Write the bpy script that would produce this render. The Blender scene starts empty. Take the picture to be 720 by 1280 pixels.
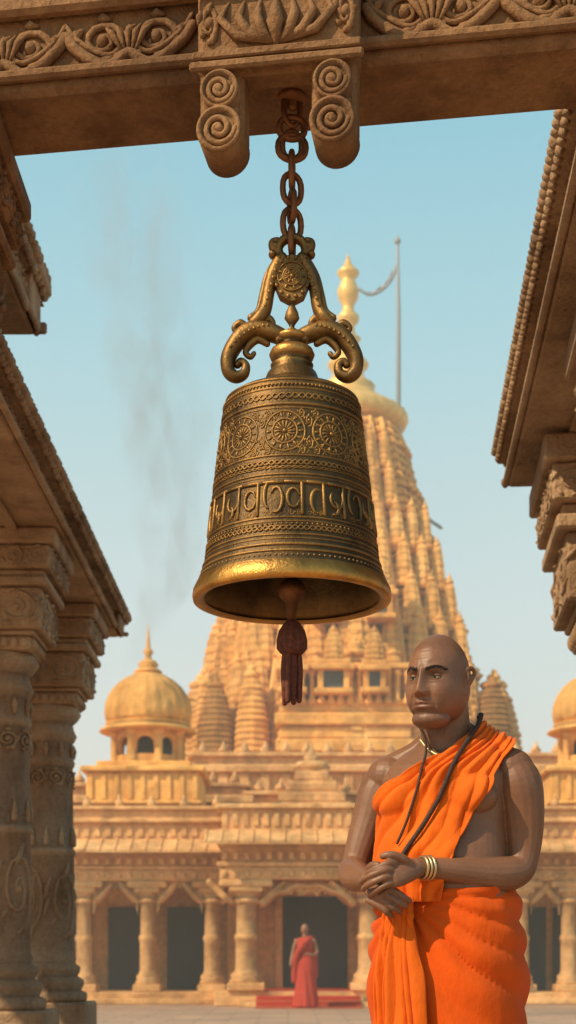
import bpy,bmesh,math,random
from mathutils import Vector, Matrix, noise
from mathutils.bvhtree import BVHTree
random.seed(7)
pi=math.pi
sc=bpy.context.scene
# ------------------------------------------------------------ helpers
def lerp(a,b,t): return a+(b-a)*t
def sst(a,b,x):
    t=max(0,min(1,(x-a)/(b-a))); return t*t*(3-2*t)
def interp(tab,x):
    if x<=tab[0][0]: return tab[0][1:]
    for i in range(len(tab)-1):
        a,b=tab[i],tab[i+1]
        if x<=b[0]:
            t=(x-a[0])/(b[0]-a[0]); 
            return tuple(lerp(p,q,t) for p,q in zip(a[1:],b[1:]))
    return tab[-1][1:]
def cr(pts,n=4):
    """catmull-rom through n-tuples"""
    out=[];m=len(pts)
    for i in range(m-1):
        p0=pts[max(i-1,0)];p1=pts[i];p2=pts[i+1];p3=pts[min(i+2,m-1)]
        for k in range(n):
            t=k/n
            out.append(tuple(.5*((2*b)+(-a+c)*t+(2*a-5*b+4*c-d)*t*t+(-a+3*b-3*c+d)*t**3) for a,b,c,d in zip(p0,p1,p2,p3)))
    out.append(tuple(pts[-1]))
    return out
class MB:
    def __init__(s): s.v=[];s.f=[];s.sm=[]
    def add(s,vs,fs,smooth=True,M=None):
        o=len(s.v)
        if M is None: s.v+=[Vector(p) for p in vs]
        else: s.v+=[M@Vector(p) for p in vs]
        s.f+=[tuple(i+o for i in f) for f in fs]; s.sm+=[smooth]*len(fs)
    def box(s,c,d,b=.01,M=None):
        """c centre, d full dims, b chamfer"""
        h=[x/2 for x in d]; b=min(b,min(h)*.6)
        vs=[];idx={}
        for sx in(-1,1):
            for sy in(-1,1):
                for sz in(-1,1):
                    sg=(sx,sy,sz)
                    for a in range(3):
                        p=[c[k]+sg[k]*(h[k] if k==a else h[k]-b) for k in range(3)]
                        idx[(sg,a)]=len(vs);vs.append(p)
        fs=[]
        for a in range(3):
            o1,o2=[k for k in range(3) if k!=a]
            for sg in(-1,1):
                q=[]
                for s1,s2 in((-1,-1),(1,-1),(1,1),(-1,1)):
                    t=[0,0,0];t[a]=sg;t[o1]=s1;t[o2]=s2
                    q.append(idx[(tuple(t),a)])
                fs.append(q)
            for s1 in(-1,1):
                for s2 in(-1,1):
                    t0=[0,0,0];t0[a]=-1;t0[o1]=s1;t0[o2]=s2
                    t1=list(t0);t1[a]=1
                    t0=tuple(t0);t1=tuple(t1)
                    fs.append([idx[(t0,o1)],idx[(t1,o1)],idx[(t1,o2)],idx[(t0,o2)]])
        for sx in(-1,1):
            for sy in(-1,1):
                for sz in(-1,1):
                    fs.append([idx[((sx,sy,sz),a)] for a in range(3)])
        s.add(vs,fs,False,M)
    def b2(s,x0,x1,y0,y1,z0,z1,b=.01,M=None):
        s.box(((x0+x1)/2,(y0+y1)/2,(z0+z1)/2),(abs(x1-x0),abs(y1-y0),abs(z1-z0)),b,M)
    def lathe(s,prof,seg=32,c=(0,0,0),M=None,smooth=True,rmod=None,cap=True):
        vs=[];fs=[]
        for r,z in prof:
            for j in range(seg):
                a=2*pi*j/seg
                rr=r*(rmod(a,z) if rmod else 1)
                vs.append((c[0]+rr*math.cos(a),c[1]+rr*math.sin(a),c[2]+z))
        for i in range(len(prof)-1):
            for j in range(seg):
                k=(j+1)%seg
                fs.append((i*seg+j,i*seg+k,(i+1)*seg+k,(i+1)*seg+j))
        if cap:
            fs.append(tuple(range(seg))); n=(len(prof)-1)*seg
            fs.append(tuple(n+j for j in range(seg)))
        s.add(vs,fs,smooth,M)
    def rings(s,rs,cap=True,smooth=True,closed=True,M=None):
        n=len(rs[0]);vs=[p for r in rs for p in r];fs=[]
        for i in range(len(rs)-1):
            for j in range(n if closed else n-1):
                k=(j+1)%n
                fs.append((i*n+j,i*n+k,(i+1)*n+k,(i+1)*n+j))
        if cap and closed:
            fs.append(tuple(range(n)));m=(len(rs)-1)*n
            fs.append(tuple(m+j for j in range(n)))
        s.add(vs,fs,smooth,M)
    def tube(s,pts,rad,seg=8,M=None,loop=False,flat=None,cap=True):
        """flat=(vec,scale): squash section along vec"""
        P=[Vector(p) for p in pts];n=len(P)
        if not hasattr(rad,'__len__'): rad=[rad]*n
        T=[]
        for i in range(n):
            if loop: t=P[(i+1)%n]-P[i-1]
            else: t=P[min(i+1,n-1)]-P[max(i-1,0)]
            T.append(t.normalized() if t.length>1e-9 else Vector((0,0,1)))
        u=T[0].orthogonal().normalized()
        rs=[]
        for i in range(n):
            u=(u-T[i]*u.dot(T[i]))
            if u.length<1e-6: u=T[i].orthogonal()
            u.normalize(); w=T[i].cross(u)
            ring=[]
            for j in range(seg):
                a=2*pi*j/seg
                d=(u*math.cos(a)+w*math.sin(a))*rad[i]
                if flat:
                    fv=flat[0];d=d+fv*(d.dot(fv)*(flat[1]-1))
                ring.append(P[i]+d)
            rs.append(ring)
        if loop: rs.append(rs[0]); s.rings(rs,cap=False,M=M)
        else:
            if cap:
                a=[P[0]+(p-P[0])*.5-T[0]*rad[0]*.6 for p in rs[0]]
                b=[P[-1]+(p-P[-1])*.5+T[-1]*rad[-1]*.6 for p in rs[-1]]
                rs=[a]+rs+[b]
            s.rings(rs,cap=True,M=M)
    def ell(s,c,r,seg=12,ring=8,M=None,R=None):
        vs=[];fs=[]
        for i in range(ring+1):
            th=pi*i/ring
            for j in range(seg):
                a=2*pi*j/seg
                p=Vector((r[0]*math.sin(th)*math.cos(a),r[1]*math.sin(th)*math.sin(a),r[2]*math.cos(th)))
                if R: p=R@p
                vs.append(Vector(c)+p)
        for i in range(ring):
            for j in range(seg):
                k=(j+1)%seg
                fs.append((i*seg+j,i*seg+k,(i+1)*seg+k,(i+1)*seg+j))
        s.add(vs,fs,True,M)
def empty(name,loc=(0,0,0)):
    e=bpy.data.objects.new(name,None);sc.collection.objects.link(e);e.empty_display_size=.2;return e
def mk(name,mb,mat,parent=None,fix=True):
    me=bpy.data.meshes.new(name)
    me.from_pydata([tuple(v) for v in mb.v],[],mb.f)
    me.polygons.foreach_set('use_smooth',mb.sm)
    me.update()
    if fix:
        bm=bmesh.new();bm.from_mesh(me);bmesh.ops.recalc_face_normals(bm,faces=bm.faces);bm.to_mesh(me);bm.free()
    o=bpy.data.objects.new(name,me);sc.collection.objects.link(o)
    if mat: me.materials.append(mat)
    if parent: o.parent=parent
    return o
def MZ(x,y,z,ang=0): return Matrix.Translation((x,y,z))@Matrix.Rotation(ang,4,'Z')
# ------------------------------------------------------------ materials
def newmat(name):
    m=bpy.data.materials.new(name);m.use_nodes=True
    nt=m.node_tree;N=nt.nodes;L=nt.links
    return m,N,L,N['Principled BSDF']
def nz(N,L,co,scale,detail=6,rough=.6,sx=None):
    n=N.new('ShaderNodeTexNoise');n.inputs['Scale'].default_value=scale;n.inputs['Detail'].default_value=detail;n.inputs['Roughness'].default_value=rough
    if sx:
        mp=N.new('ShaderNodeMapping');mp.inputs['Scale'].default_value=sx;L.new(co,mp.inputs[0]);L.new(mp.outputs[0],n.inputs['Vector'])
    else: L.new(co,n.inputs['Vector'])
    return n
def ramp(N,L,fac,stops):
    r=N.new('ShaderNodeValToRGB');e=r.color_ramp.elements
    e[0].position,e[0].color=stops[0][0],(*stops[0][1],1);e[1].position,e[1].color=stops[-1][0],(*stops[-1][1],1)
    for p,c in stops[1:-1]:
        x=e.new(p);x.color=(*c,1)
    L.new(fac,r.inputs[0]);return r
def mix(N,L,a,b,f,mode='MIX'):
    m=N.new('ShaderNodeMix');m.data_type='RGBA';m.blend_type=mode
    if hasattr(f,'links'): L.new(f,m.inputs[0])
    else: m.inputs[0].default_value=f
    for s,i in((a,6),(b,7)):
        if hasattr(s,'links'): L.new(s,m.inputs[i])
        else: m.inputs[i].default_value=(*s,1)
    return m.outputs[2]
def bump(N,L,h,strength,dist,normal=None):
    b=N.new('ShaderNodeBump');b.inputs['Strength'].default_value=strength;b.inputs['Distance'].default_value=dist
    L.new(h,b.inputs['Height'])
    if normal: L.new(normal,b.inputs['Normal'])
    return b.outputs[0]
def stone(name,c1,c2,c3,big=1.2,fine=40,bs=.6,bd=.01,carve=0,rough=.85,streak=True):
    m,N,L,P=newmat(name)
    co=N.new('ShaderNodeTexCoord').outputs['Object']
    n1=nz(N,L,co,big,8,.65); r=ramp(N,L,n1.outputs[0],[(.3,c2),(.52,c1),(.72,c3)])
    col=r.outputs[0]
    n2=nz(N,L,co,fine,5,.7); r2=ramp(N,L,n2.outputs[0],[(.3,(.72,.7,.68)),(.7,(1.15,1.13,1.1))])
    col=mix(N,L,col,r2.outputs[0],.8,'MULTIPLY')
    if streak:
        n3=nz(N,L,co,big*3,5,.6,(1,1,.18)); r3=ramp(N,L,n3.outputs[0],[(.36,(.5,.46,.42)),(.55,(1,1,1))])
        col=mix(N,L,col,r3.outputs[0],.6,'MULTIPLY')
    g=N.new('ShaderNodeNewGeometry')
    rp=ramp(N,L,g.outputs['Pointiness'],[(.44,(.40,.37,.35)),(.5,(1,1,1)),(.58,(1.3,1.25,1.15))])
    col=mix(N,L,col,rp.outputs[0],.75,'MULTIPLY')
    L.new(col,P.inputs['Base Color'])
    P.inputs['Roughness'].default_value=rough
    P.inputs['Specular IOR Level'].default_value=.25
    b=bump(N,L,n2.outputs[0],bs,bd)
    nb=nz(N,L,co,fine*.25,6,.6)
    b=bump(N,L,nb.outputs[0],bs,bd*2.5,b)
    if carve:
        v=N.new('ShaderNodeTexVoronoi');v.inputs['Scale'].default_value=carve;v.feature='SMOOTH_F1';L.new(co,v.inputs['Vector'])
        b=bump(N,L,v.outputs['Distance'],.8,.35/carve,b)
        w=N.new('ShaderNodeTexWave');w.wave_type='RINGS';w.inputs['Scale'].default_value=carve*.6;w.inputs['Distortion'].default_value=6;w.inputs['Detail'].default_value=1.5;L.new(co,w.inputs['Vector'])
        b=bump(N,L,w.outputs[0],.5,.1/carve,b)
    L.new(b,P.inputs['Normal'])
    return m
def simple(name,col,rough=.6,metal=0,var=.25,scale=30,bs=.3,bd=.003,spec=.4):
    m,N,L,P=newmat(name);co=N.new('ShaderNodeTexCoord').outputs['Object']
    n=nz(N,L,co,scale,6,.6)
    r=ramp(N,L,n.outputs[0],[(.3,tuple(c*(1-var) for c in col)),(.7,tuple(c*(1+var) for c in col))])
    L.new(r.outputs[0],P.inputs['Base Color']);P.inputs['Roughness'].default_value=rough;P.inputs['Metallic'].default_value=metal
    P.inputs['Specular IOR Level'].default_value=spec
    L.new(bump(N,L,n.outputs[0],bs,bd),P.inputs['Normal'])
    return m
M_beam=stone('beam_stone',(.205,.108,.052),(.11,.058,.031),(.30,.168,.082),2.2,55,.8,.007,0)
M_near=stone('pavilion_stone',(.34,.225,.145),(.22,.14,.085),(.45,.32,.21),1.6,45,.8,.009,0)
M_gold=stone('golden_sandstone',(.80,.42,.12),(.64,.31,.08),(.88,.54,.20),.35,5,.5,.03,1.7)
M_fac=stone('facade_sandstone',(.68,.39,.17),(.53,.29,.12),(.78,.49,.24),.5,8,.5,.02,2.6)
M_dark=simple('painted_recess_shade',(.085,.085,.09),.9)  # near-black colour standing in for the shade inside openings
def bronze(name,c1,c2,rough,metal=.85):
    m,N,L,P=newmat(name);co=N.new('ShaderNodeTexCoord').outputs['Object']
    n=nz(N,L,co,9,8,.65);n2=nz(N,L,co,120,4,.6)
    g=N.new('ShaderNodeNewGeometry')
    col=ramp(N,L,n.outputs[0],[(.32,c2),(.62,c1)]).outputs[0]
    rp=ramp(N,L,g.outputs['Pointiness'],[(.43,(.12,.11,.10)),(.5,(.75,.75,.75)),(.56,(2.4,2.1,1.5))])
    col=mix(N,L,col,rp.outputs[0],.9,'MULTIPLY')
    L.new(col,P.inputs['Base Color']);P.inputs['Metallic'].default_value=metal
    rr=N.new('ShaderNodeMapRange');rr.inputs[3].default_value=rough-.08;rr.inputs[4].default_value=rough+.2;L.new(n.outputs[0],rr.inputs[0]);L.new(rr.outputs[0],P.inputs['Roughness'])
    b=bump(N,L,n2.outputs[0],.5,.0020);b=bump(N,L,nz(N,L,co,30,5,.6).outputs[0],.4,.005,b)
    L.new(b,P.inputs['Normal']);return m
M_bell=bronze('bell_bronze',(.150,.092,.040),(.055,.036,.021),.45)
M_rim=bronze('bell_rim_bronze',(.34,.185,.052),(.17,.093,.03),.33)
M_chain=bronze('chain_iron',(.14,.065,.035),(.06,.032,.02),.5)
# ------------------------------------------------------------ relief ornament
def relief_scroll(mb,fn,u0,u1,v0,v1,n,r,seg=5):
    Lc=(u1-u0)/n;H=v1-v0;R=min(Lc,H)*.42
    vm=(v0+v1)/2
    for i in range(n):
        cu=u0+(i+.5)*Lc;sg=1 if i%2==0 else -1
        pts=[];rad=[]
        for k in range(22):
            t=k/21;a=sg*(t*1.75*2*pi)+(-pi/2*sg);rr=R*(1-.88*t)
            pts.append(fn(cu+rr*math.cos(a)*Lc/(2*R)*.9,vm+rr*math.sin(a)*H/(2*R)*.85,0));rad.append(r*(1-.4*t))
        mb.tube(pts,rad,seg)
        mb.ell(fn(cu,vm,0),(r*1.6,)*3,6,4)
        for k in range(5):
            a=2*pi*k/5+.3*i
            a0=(cu+R*.95*math.cos(a)*Lc/(2*R),vm+R*.95*math.sin(a)*H/(2*R))
            a1=(cu+R*1.15*math.cos(a+.5)*Lc/(2*R),vm+min(1,R*1.15/(H/2))*math.sin(a+.5)*H/2)
            mb.tube([fn(*a0,0),fn((a0[0]+a1[0])/2,(a0[1]+a1[1])/2,r*.3),fn(*a1,0)],[r*.5,r*1.3,r*.3],5)
def relief_flower(mb,fn,cu,cv,R,r,pet=10):
    for q in(1,.62):
        mb.tube([fn(cu+R*q*math.cos(a*2*pi/28),cv+R*q*math.sin(a*2*pi/28),0) for a in range(28)],r,5,loop=True)
    for k in range(pet):
        a=2*pi*k/pet
        mb.tube([fn(cu+R*q*math.cos(a),cv+R*q*math.sin(a),0) for q in(.66,.8,.95)],[r*.6,r*1.3,r*.5],5)
        mb.tube([fn(cu+R*q*math.cos(a),cv+R*q*math.sin(a),0) for q in(.15,.35,.55)],[r*.4,r*1.1,r*.4],5)
    mb.ell(fn(cu,cv,0),(r*2,)*3,8,6)
def plane_fn(M):
    """local x,z plane facing -y"""
    def fn(u,v,d): return M@Vector((u,-d,v))
    return fn
# ------------------------------------------------------------ camera + world + sun
cam=bpy.data.cameras.new('camera');co=bpy.data.objects.new('camera',cam);sc.collection.objects.link(co);sc.camera=co
co.location=(0,0,.88);co.rotation_euler=(pi/2,0,0)
cam.sensor_fit='VERTICAL';cam.sensor_height=36;cam.lens=50.6;cam.shift_y=.439;cam.clip_end=2000;cam.clip_start=.05
cam.dof.use_dof=True;cam.dof.focus_distance=3.85;cam.dof.aperture_fstop=5.2
w=bpy.data.worlds.new("World");sc.world=w;w.use_nodes=True
N=w.node_tree.nodes;L=w.node_tree.links
sky=N.new('ShaderNodeTexSky');sky.sky_type='NISHITA';sky.sun_disc=False
SEL=math.radians(42);SAZ=math.radians(236)
sky.sun_elevation=SEL;sky.sun_rotation=SAZ;sky.dust_density=2.5;sky.air_density=1.0;sky.ozone_density=1.0
# hazy-season sky: blend the physical sky with an elevation-dependent haze layer
tc=N.new('ShaderNodeTexCoord');sx=N.new('ShaderNodeSeparateXYZ');L.new(tc.outputs['Generated'],sx.inputs[0])
K_=1/.12
hz=ramp(N,L,sx.outputs[2],[(0,(1.0,.90,.70)),(.12,(.95,.93,.80)),(.24,(.76,.90,.87)),(.38,(.46,.78,.84)),(.53,(.24,.62,.76)),(1,(.10,.30,.48))])
sc_=N.new('ShaderNodeVectorMath');sc_.operation='SCALE';sc_.inputs['Scale'].default_value=K_;L.new(hz.outputs[0],sc_.inputs[0])
L.new(mix(N,L,sky.outputs[0],sc_.outputs[0],.88),N['Background'].inputs[0]);N['Background'].inputs[1].default_value=.12
sd=bpy.data.lights.new('sun','SUN');so=bpy.data.objects.new('sun',sd);sc.collection.objects.link(so)
sd.energy=4.9;sd.angle=math.radians(.6);sd.color=(1,.80,.52)
sv=Vector((math.sin(SAZ)*math.cos(SEL),math.cos(SAZ)*math.cos(SEL),math.sin(SEL)))
so.rotation_euler=(-sv).to_track_quat('-Z','Y').to_euler();so.location=(-20,-20,30)
sc.view_settings.view_transform='Standard';sc.view_settings.look='None';sc.view_settings.exposure=0
# ------------------------------------------------------------ ground
m,N,L,P=newmat('courtyard_paving');cc=N.new('ShaderNodeTexCoord').outputs['Object']
br=N.new('ShaderNodeTexBrick');br.inputs['Scale'].default_value=1;br.inputs['Brick Width'].default_value=.9;br.inputs['Row Height'].default_value=.6;br.inputs['Mortar Size'].default_value=.012
br.inputs['Color1'].default_value=(.52,.33,.22,1);br.inputs['Color2'].default_value=(.42,.27,.18,1);br.inputs['Mortar'].default_value=(.2,.14,.1,1)
L.new(cc,br.inputs['Vector'])
n1=nz(N,L,cc,.8,8,.6);r1=ramp(N,L,n1.outputs[0],[(.3,(.7,.7,.7)),(.7,(1.15,1.12,1.1))])
L.new(mix(N,L,br.outputs[0],r1.outputs[0],.8,'MULTIPLY'),P.inputs['Base Color']);P.inputs['Roughness'].default_value=.6
b=bump(N,L,br.outputs['Fac'],-.5,.01);b=bump(N,L,nz(N,L,cc,30).outputs[0],.3,.005,b);L.new(b,P.inputs['Normal'])
g=MB();g.add([(-400,-60,0),(400,-60,0),(400,700,0),(-400,700,0)],[(0,1,2,3)],False);mk('ground',g,m)
# ------------------------------------------------------------ bell
BX,BY=.011,4.0
def zy(y): return .88+(1202-y)/450
bell=empty('temple_bell')
outer=[(750,118),(751,122),(747,123.5),(740,122.5),(733,119),(726,115.5),(720,113),(712,110.5),(700,108),(680,105),(650,101.5),(620,98.5),(590,95),(560,91),(540,88.5),(520,86),(510,84),(504,81),(499,74),(496,62),(494,46)]
prof=[(zy(y),r/450) for y,r in outer]
def rb(z): return interp(prof,z)[0]
B=MB()
pr=[(r,z) for z,r in reversed(prof)]
pr=[(.02,prof[-1][0])]+pr
inn=[(118/450-.006,zy(751)),(108/450,zy(742)),(102/450,zy(720)),(94/450,zy(660)),(86/450,zy(580)),(77/450,zy(520)),(60/450,zy(508)),(.02,zy(504))]
B.lathe(pr+inn,96,(BX,BY,0),cap=False)
def bell_fn(u,z,d):
    th=u/.21;r=rb(z)+d
    return Vector((BX+r*math.sin(th),BY-r*math.cos(th),z))
def bring(mb,y,rr,off=0,seg=96):
    z=zy(y);mb.tube([(BX+(rb(z)+off)*math.cos(2*pi*k/seg),BY+(rb(z)+off)*math.sin(2*pi*k/seg),z) for k in range(seg)],rr,8,loop=True)
for y,rr in((506,.004),(512,.003),(518,.0025),(538,.004),(543,.002),(602,.003),(625,.003),(629,.0015),(678,.003),(683,.002),(699,.003),(704,.002),(711,.0045),(719,.004)):
    bring(B,y,rr)
C=2*pi*.21
def bpats(y,n,r,amp):  # braided band
    for ph in(0,pi):
        z=zy(y);B.tube([bell_fn(C*k/(n*8),z+amp*math.sin(k/8*2*pi+ph),.001) for k in range(n*8)],r,5,loop=True)
bpats(528,34,.0022,.0075);bpats(611,44,.0026,.006);bpats(617,44,.0018,.003);bpats(691,48,.0024,.006)
for k in range(110):
    u=C*k/110;B.ell(bell_fn(u,zy(513.5)+.0,.001),(.004,.004,.004),6,4)
    B.ell(bell_fn(u,zy(686),.001),(.0035,)*3,6,4)
    B.ell(bell_fn(u,zy(725),.000),(.0035,)*3,6,4)
# medallions
for k in range(10):
    u=-.02+C*k/10;z=zy(572)
    relief_flower(B,bell_fn,u,z,.055,.0032,14)
    for s in(-1,1):
        relief_scroll(B,bell_fn,u+C/20-.012,u+C/20+.012,z+s*.030-.02,z+s*.030+.02,1,.0024)
        relief_scroll(B,bell_fn,u-.056,u-.036,z+s*.050-.014,z+s*.050+.014,1,.0022)
        relief_scroll(B,bell_fn,u+.036,u+.056,z+s*.050-.014,z+s*.050+.014,1,.0022)
    for q in(.048,.036,.026):
        for a in range(16):
            an=2*pi*a/16+q*50
            B.ell(bell_fn(u+q*math.cos(an),z+q*math.sin(an),.0),(.0030,)*3,5,3)
for k in range(60): # teeth under medallion
    u=C*k/60;B.tube([bell_fn(u-.006,zy(600),0),bell_fn(u,zy(595),0),bell_fn(u+.006,zy(600),0)],.0015,5)
# letters
random.seed(3)
zt=zy(635);zb=zy(674);hh=zt-zb;gw=C/24
for k in range(24):
    u0=k*gw-.02;r=.0050
    B.tube([bell_fn(u0+.002,zt,.001),bell_fn(u0+gw*.5,zt,.001),bell_fn(u0+gw*.97,zt,.001)],r,6)
    typ=(random.randint(0,5)+k)%6
    if typ!=4: B.tube([bell_fn(u0+gw*.8,zt-hh*q,.001) for q in(0,.5,1)],r,6)
    def arc(cu,cv,ru,rv,a0,a1,n=9): B.tube([bell_fn(u0+gw*(cu+ru*math.cos(lerp(a0,a1,i/n))),zt-hh*(cv-rv*math.sin(lerp(a0,a1,i/n))),.001) for i in range(n+1)],[r*(.6+.5*math.sin(pi*i/n)) for i in range(n+1)],6)
    if typ==0: arc(.45,.45,.32,.28,0,-pi*1.2);arc(.3,.75,.2,.2,pi*.5,-pi*.6)
    elif typ==1: arc(.42,.5,.28,.3,pi*.1,pi*1.9)
    elif typ==2: arc(.4,.3,.3,.25,pi*.5,-pi*.5);arc(.4,.75,.34,.25,pi*.5,-pi*.8)
    elif typ==3: arc(.5,.35,.35,.35,pi,pi*2);arc(.25,.8,.15,.15,0,2*pi)
    elif typ==4: arc(.3,.4,.2,.4,pi*.5,pi*1.5);arc(.65,.55,.28,.4,-pi*.6,pi*.8)
    else: arc(.5,.6,.3,.38,pi*.4,pi*1.4)
    relief_scroll(B,bell_fn,u0+gw*.1,u0+gw*.9,zb-.002,zb+.010,2,.0013)
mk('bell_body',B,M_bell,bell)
R_=MB()
R_.lathe([(rb(zy(y))+.0022,zy(y)) for y in(730,733,740,747)]+[(122.5/450+.002,zy(752)),(117/450,zy(753)),(110/450,zy(749.5))],96,(BX,BY,0),cap=False)
mk('bell_lip',R_,M_rim,bell)
K=MB()
K.lathe([(r/450,zy(y)) for y,r in((497,46),(491,45),(489,42),(485,41),(482,37),(478,35),(468,31),(461,25),(457,27),(454,22),(450,26),(444,28.5),(438,26),(433,18),(430,15),(428,17),(424,20),(420,20),(417,15))],40,(BX,BY,0))
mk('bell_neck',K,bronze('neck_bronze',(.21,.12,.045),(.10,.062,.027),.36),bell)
Y_=MB()
def yk(x,y,d=0): return (BX+(x-365)/450,BY+d,zy(y))
for s in(-1,1):
    def q(x,y,r,d=0): 
        p=yk(365+s*x,y,d);return (*p,r/450)
    def tb(l,n=5,flat=1.5,seg=10):
        c=cr(l,n);Y_.tube([p[:3] for p in c],[p[3] for p in c],seg,flat=(Vector((0,1,0)),flat))
    tb([q(12,322,8),q(22,340,9),q(29,362,8),(*yk(365+s*33,385),8/450),q(40,398,9),q(50,406,7)])
    tb([q(20,325,4),q(31,345,4),q(37,368,4),q(42,388,4),q(52,398,5)],5,1.2)
    tb([q(24,348,3,-.012),q(30,372,3,-.012),q(38,396,3,-.012)],4,1,6)
    tb([q(6,424,9),q(25,416,11),q(45,412,11),q(60,418,11),q(72,432,10.5),q(80,449,9.5),q(79,464,8.5),q(70,471,7.5),q(60,467,6.5),q(58,457,5.5),q(64,452,5),q(69,457,4.5)],5,1.3,12)
    tb([q(30,430,4),q(42,424,5),q(52,430,5),q(58,440,4),q(52,446,3.5),q(47,441,3)],5,1.2)
    tb([q(36,404,4),q(30,398,5),(*yk(365+s*24,404),4/450),q(28,411,3)],5,1.2)
    tb([q(14,318,5),q(22,312,6),q(24,303,5),q(17,300,4)],5,1.2)
    tb([q(56,410,4),q(64,404,5),q(72,410,4),q(68,416,3)],5,1.2)
    Y_.ell(yk(365+s*46,402),(.016,.016,.014),10,8)
    for i in range(9):
        t=i/8;p=yk(365+s*lerp(30,76,t),lerp(412,438,t*t),-.03);Y_.ell(p,(.005,.005,.005),6,4)
    for i in range(8):
        t=i/7;Y_.ell(yk(365+s*lerp(16,33,t),lerp(326,386,t),-.026),(.006,.004,.006),6,4)
Y_.box(yk(365,424),(.09,.05,.03),.006)
pl=[(365,380),(350,372),(343,356),(342,340),(350,328),(365,322),(380,328),(388,340),(387,356),(380,372)]
Y_.rings([[yk(x,y,-.02) for x,y in pl],[yk(x,y,.02) for x,y in pl]],smooth=False)
def pfn(u,v,d): return Vector((BX+u,BY-.022-d,zy(350)+v))
relief_flower(Y_,pfn,0,.002,.040,.0030,9);relief_flower(Y_,pfn,0,.002,.02,.002,6)
for k in range(14):
    a=2*pi*k/14;Y_.ell(pfn(.047*math.cos(a),.055*math.sin(a),0),(.006,.006,.006),6,4)
Y_.lathe([(.005,zy(418)),(.02,zy(414)),(.006,zy(409)),(.010,zy(405)),(.021,zy(398)),(.017,zy(390)),(.006,zy(380)),(.014,zy(377)),(.005,zy(372))],14,(BX,BY,0))
for i in range(7):
    a=pi*i/6;Y_.ell(yk(365+24*math.cos(a),318-20*math.sin(a)),(.012,.018,.012),8,6)
Y_.tube([yk(365+17*math.cos(2*pi*k/20),312-15*math.sin(2*pi*k/20)) for k in range(20)],.013,8,loop=True,flat=(Vector((0,1,0)),1.3))
mk('bell_yoke',Y_,M_bell,bell)
# clapper + tassel
K=MB()
K.tube([(BX,BY,zy(510)),(BX,BY,zy(640)),(BX,BY,zy(750))],.010,8)
K.lathe([(.01,zy(722)),(.030,zy(728)),(.040,zy(737)),(.034,zy(746)),(.018,zy(754)),(.012,zy(776))],20,(BX,BY,0))
mk('clapper',K,M_chain,bell)
M_tas=simple('tassel_cord',(.12,.035,.02),.85,0,.4,90,.8,.003)
K=MB()
K.lathe([(.008,zy(774)),(.02,zy(778)),(.034,zy(788)),(.040,zy(800)),(.040,zy(811)),(.030,zy(817)),(.02,zy(819))],48,(BX,BY,0),rmod=lambda a,z:1+.07*math.cos(12*a))
for k in range(11):
    a=2*pi*k/11+.2;r=.019 if k<8 else .006
    x=r*math.cos(a);y=r*math.sin(a);yl=random.uniform(855,880)
    c=cr([(BX+x,BY+y,zy(812),.007),(BX+x*1.2,BY+y,zy(838),.0085),(BX+x*1.15+random.uniform(-.003,.003),BY+y,zy(yl),.0075)],4)
    K.tube([p[:3] for p in c],[p[3] for p in c],8)
mk('tassel',K,M_tas,bell)
# chain
K=MB()
def link(y,w,h,rr,ang):
    n=20;pts=[]
    for k in range(n):
        a=2*pi*k/n;x=w*math.cos(a)*(1 if abs(math.sin(a))>.7 else 1.05);z=h*math.copysign(abs(math.sin(a))**.8,math.sin(a))
        pts.append((BX+x*math.cos(ang),BY+x*math.sin(ang),zy(y)+z))
    K.tube(pts,rr,8,loop=True)
ys=[104,134,182,212,236,258,280,301]
ang=[1.7,.3,.1,1.5,.35,1.8,.4,1.45]
hs=[.046,.052,.038,.048,.042,.042,.042,.038]
for y,a,h in zip(ys,ang,hs): link(y,.026 if h<.045 else .023,h,.0088,a)
link(160,.034,.030,.0095,.05);link(184,.036,.034,.010,.1)
mk('chain',K,M_chain,bell)
# ------------------------------------------------------------ lintel beam
beam=empty('carved_stone_beam')
BM=MZ(0,4.06,0,-math.radians(8.5))
K=MB();zb=3.285
K.b2(-1.15,1.25,-.17,.13,zb,zb+.75,.015,BM)
K.b2(-1.15,1.25,-.20,-.172,zb+.03,zb+.06,.01,BM)
K.b2(-1.15,1.25,-.215,-.172,zb+.20,zb+.25,.012,BM)
fnb=plane_fn(BM@Matrix.Translation((0,-.175,0)))
for x0,x1,n in((-.95,-.235,2),(.235,.95,2)):
    W=(x1-x0)/n
    for i in range(n):
        c=x0+(i+.5)*W
        pts=[]
        for k in range(25):
            t=k/24;u=c-W/2+W*t
            v=zb+.145-.105*abs(math.sin(pi*t*1.0))**.7+.045*math.exp(-((t-.5)/.1)**2)
            pts.append(fnb(u,v,.005))
        K.tube(pts,.016,7);K.tube([p+Vector((0,0,.03)) for p in pts],.008,6)
        relief_scroll(K,fnb,c-W*.42,c,zb+.06,zb+.19,1,.012,7)
        relief_scroll(K,fnb,c,c+W*.42,zb+.06,zb+.19,1,.012,7)
        for k in range(5):
            K.tube([fnb(c+(k-2)*.010,zb+.09,.01),fnb(c+(k-2)*.022,zb+.13,.02),fnb(c+(k-2)*.034,zb+.165,.0)],[.004,.010,.003],6)
    relief_scroll(K,fnb,x0,x1,zb+.27,zb+.42,6,.011)
    relief_scroll(K,fnb,x0,x1,zb+.45,zb+.65,6,.011)
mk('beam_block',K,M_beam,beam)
K=MB()
K.b2(-.205,.225,-.27,-.172,zb-.055,zb+.75,.02,BM)
K.b2(-.222,.242,-.292,-.272,zb-.05,zb-.026,.008,BM)
K.b2(-.215,.235,-.285,-.272,zb-.018,zb+.004,.006,BM)
K.b2(-.225,.245,-.29,-.272,zb+.15,zb+.18,.008,BM)
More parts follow.
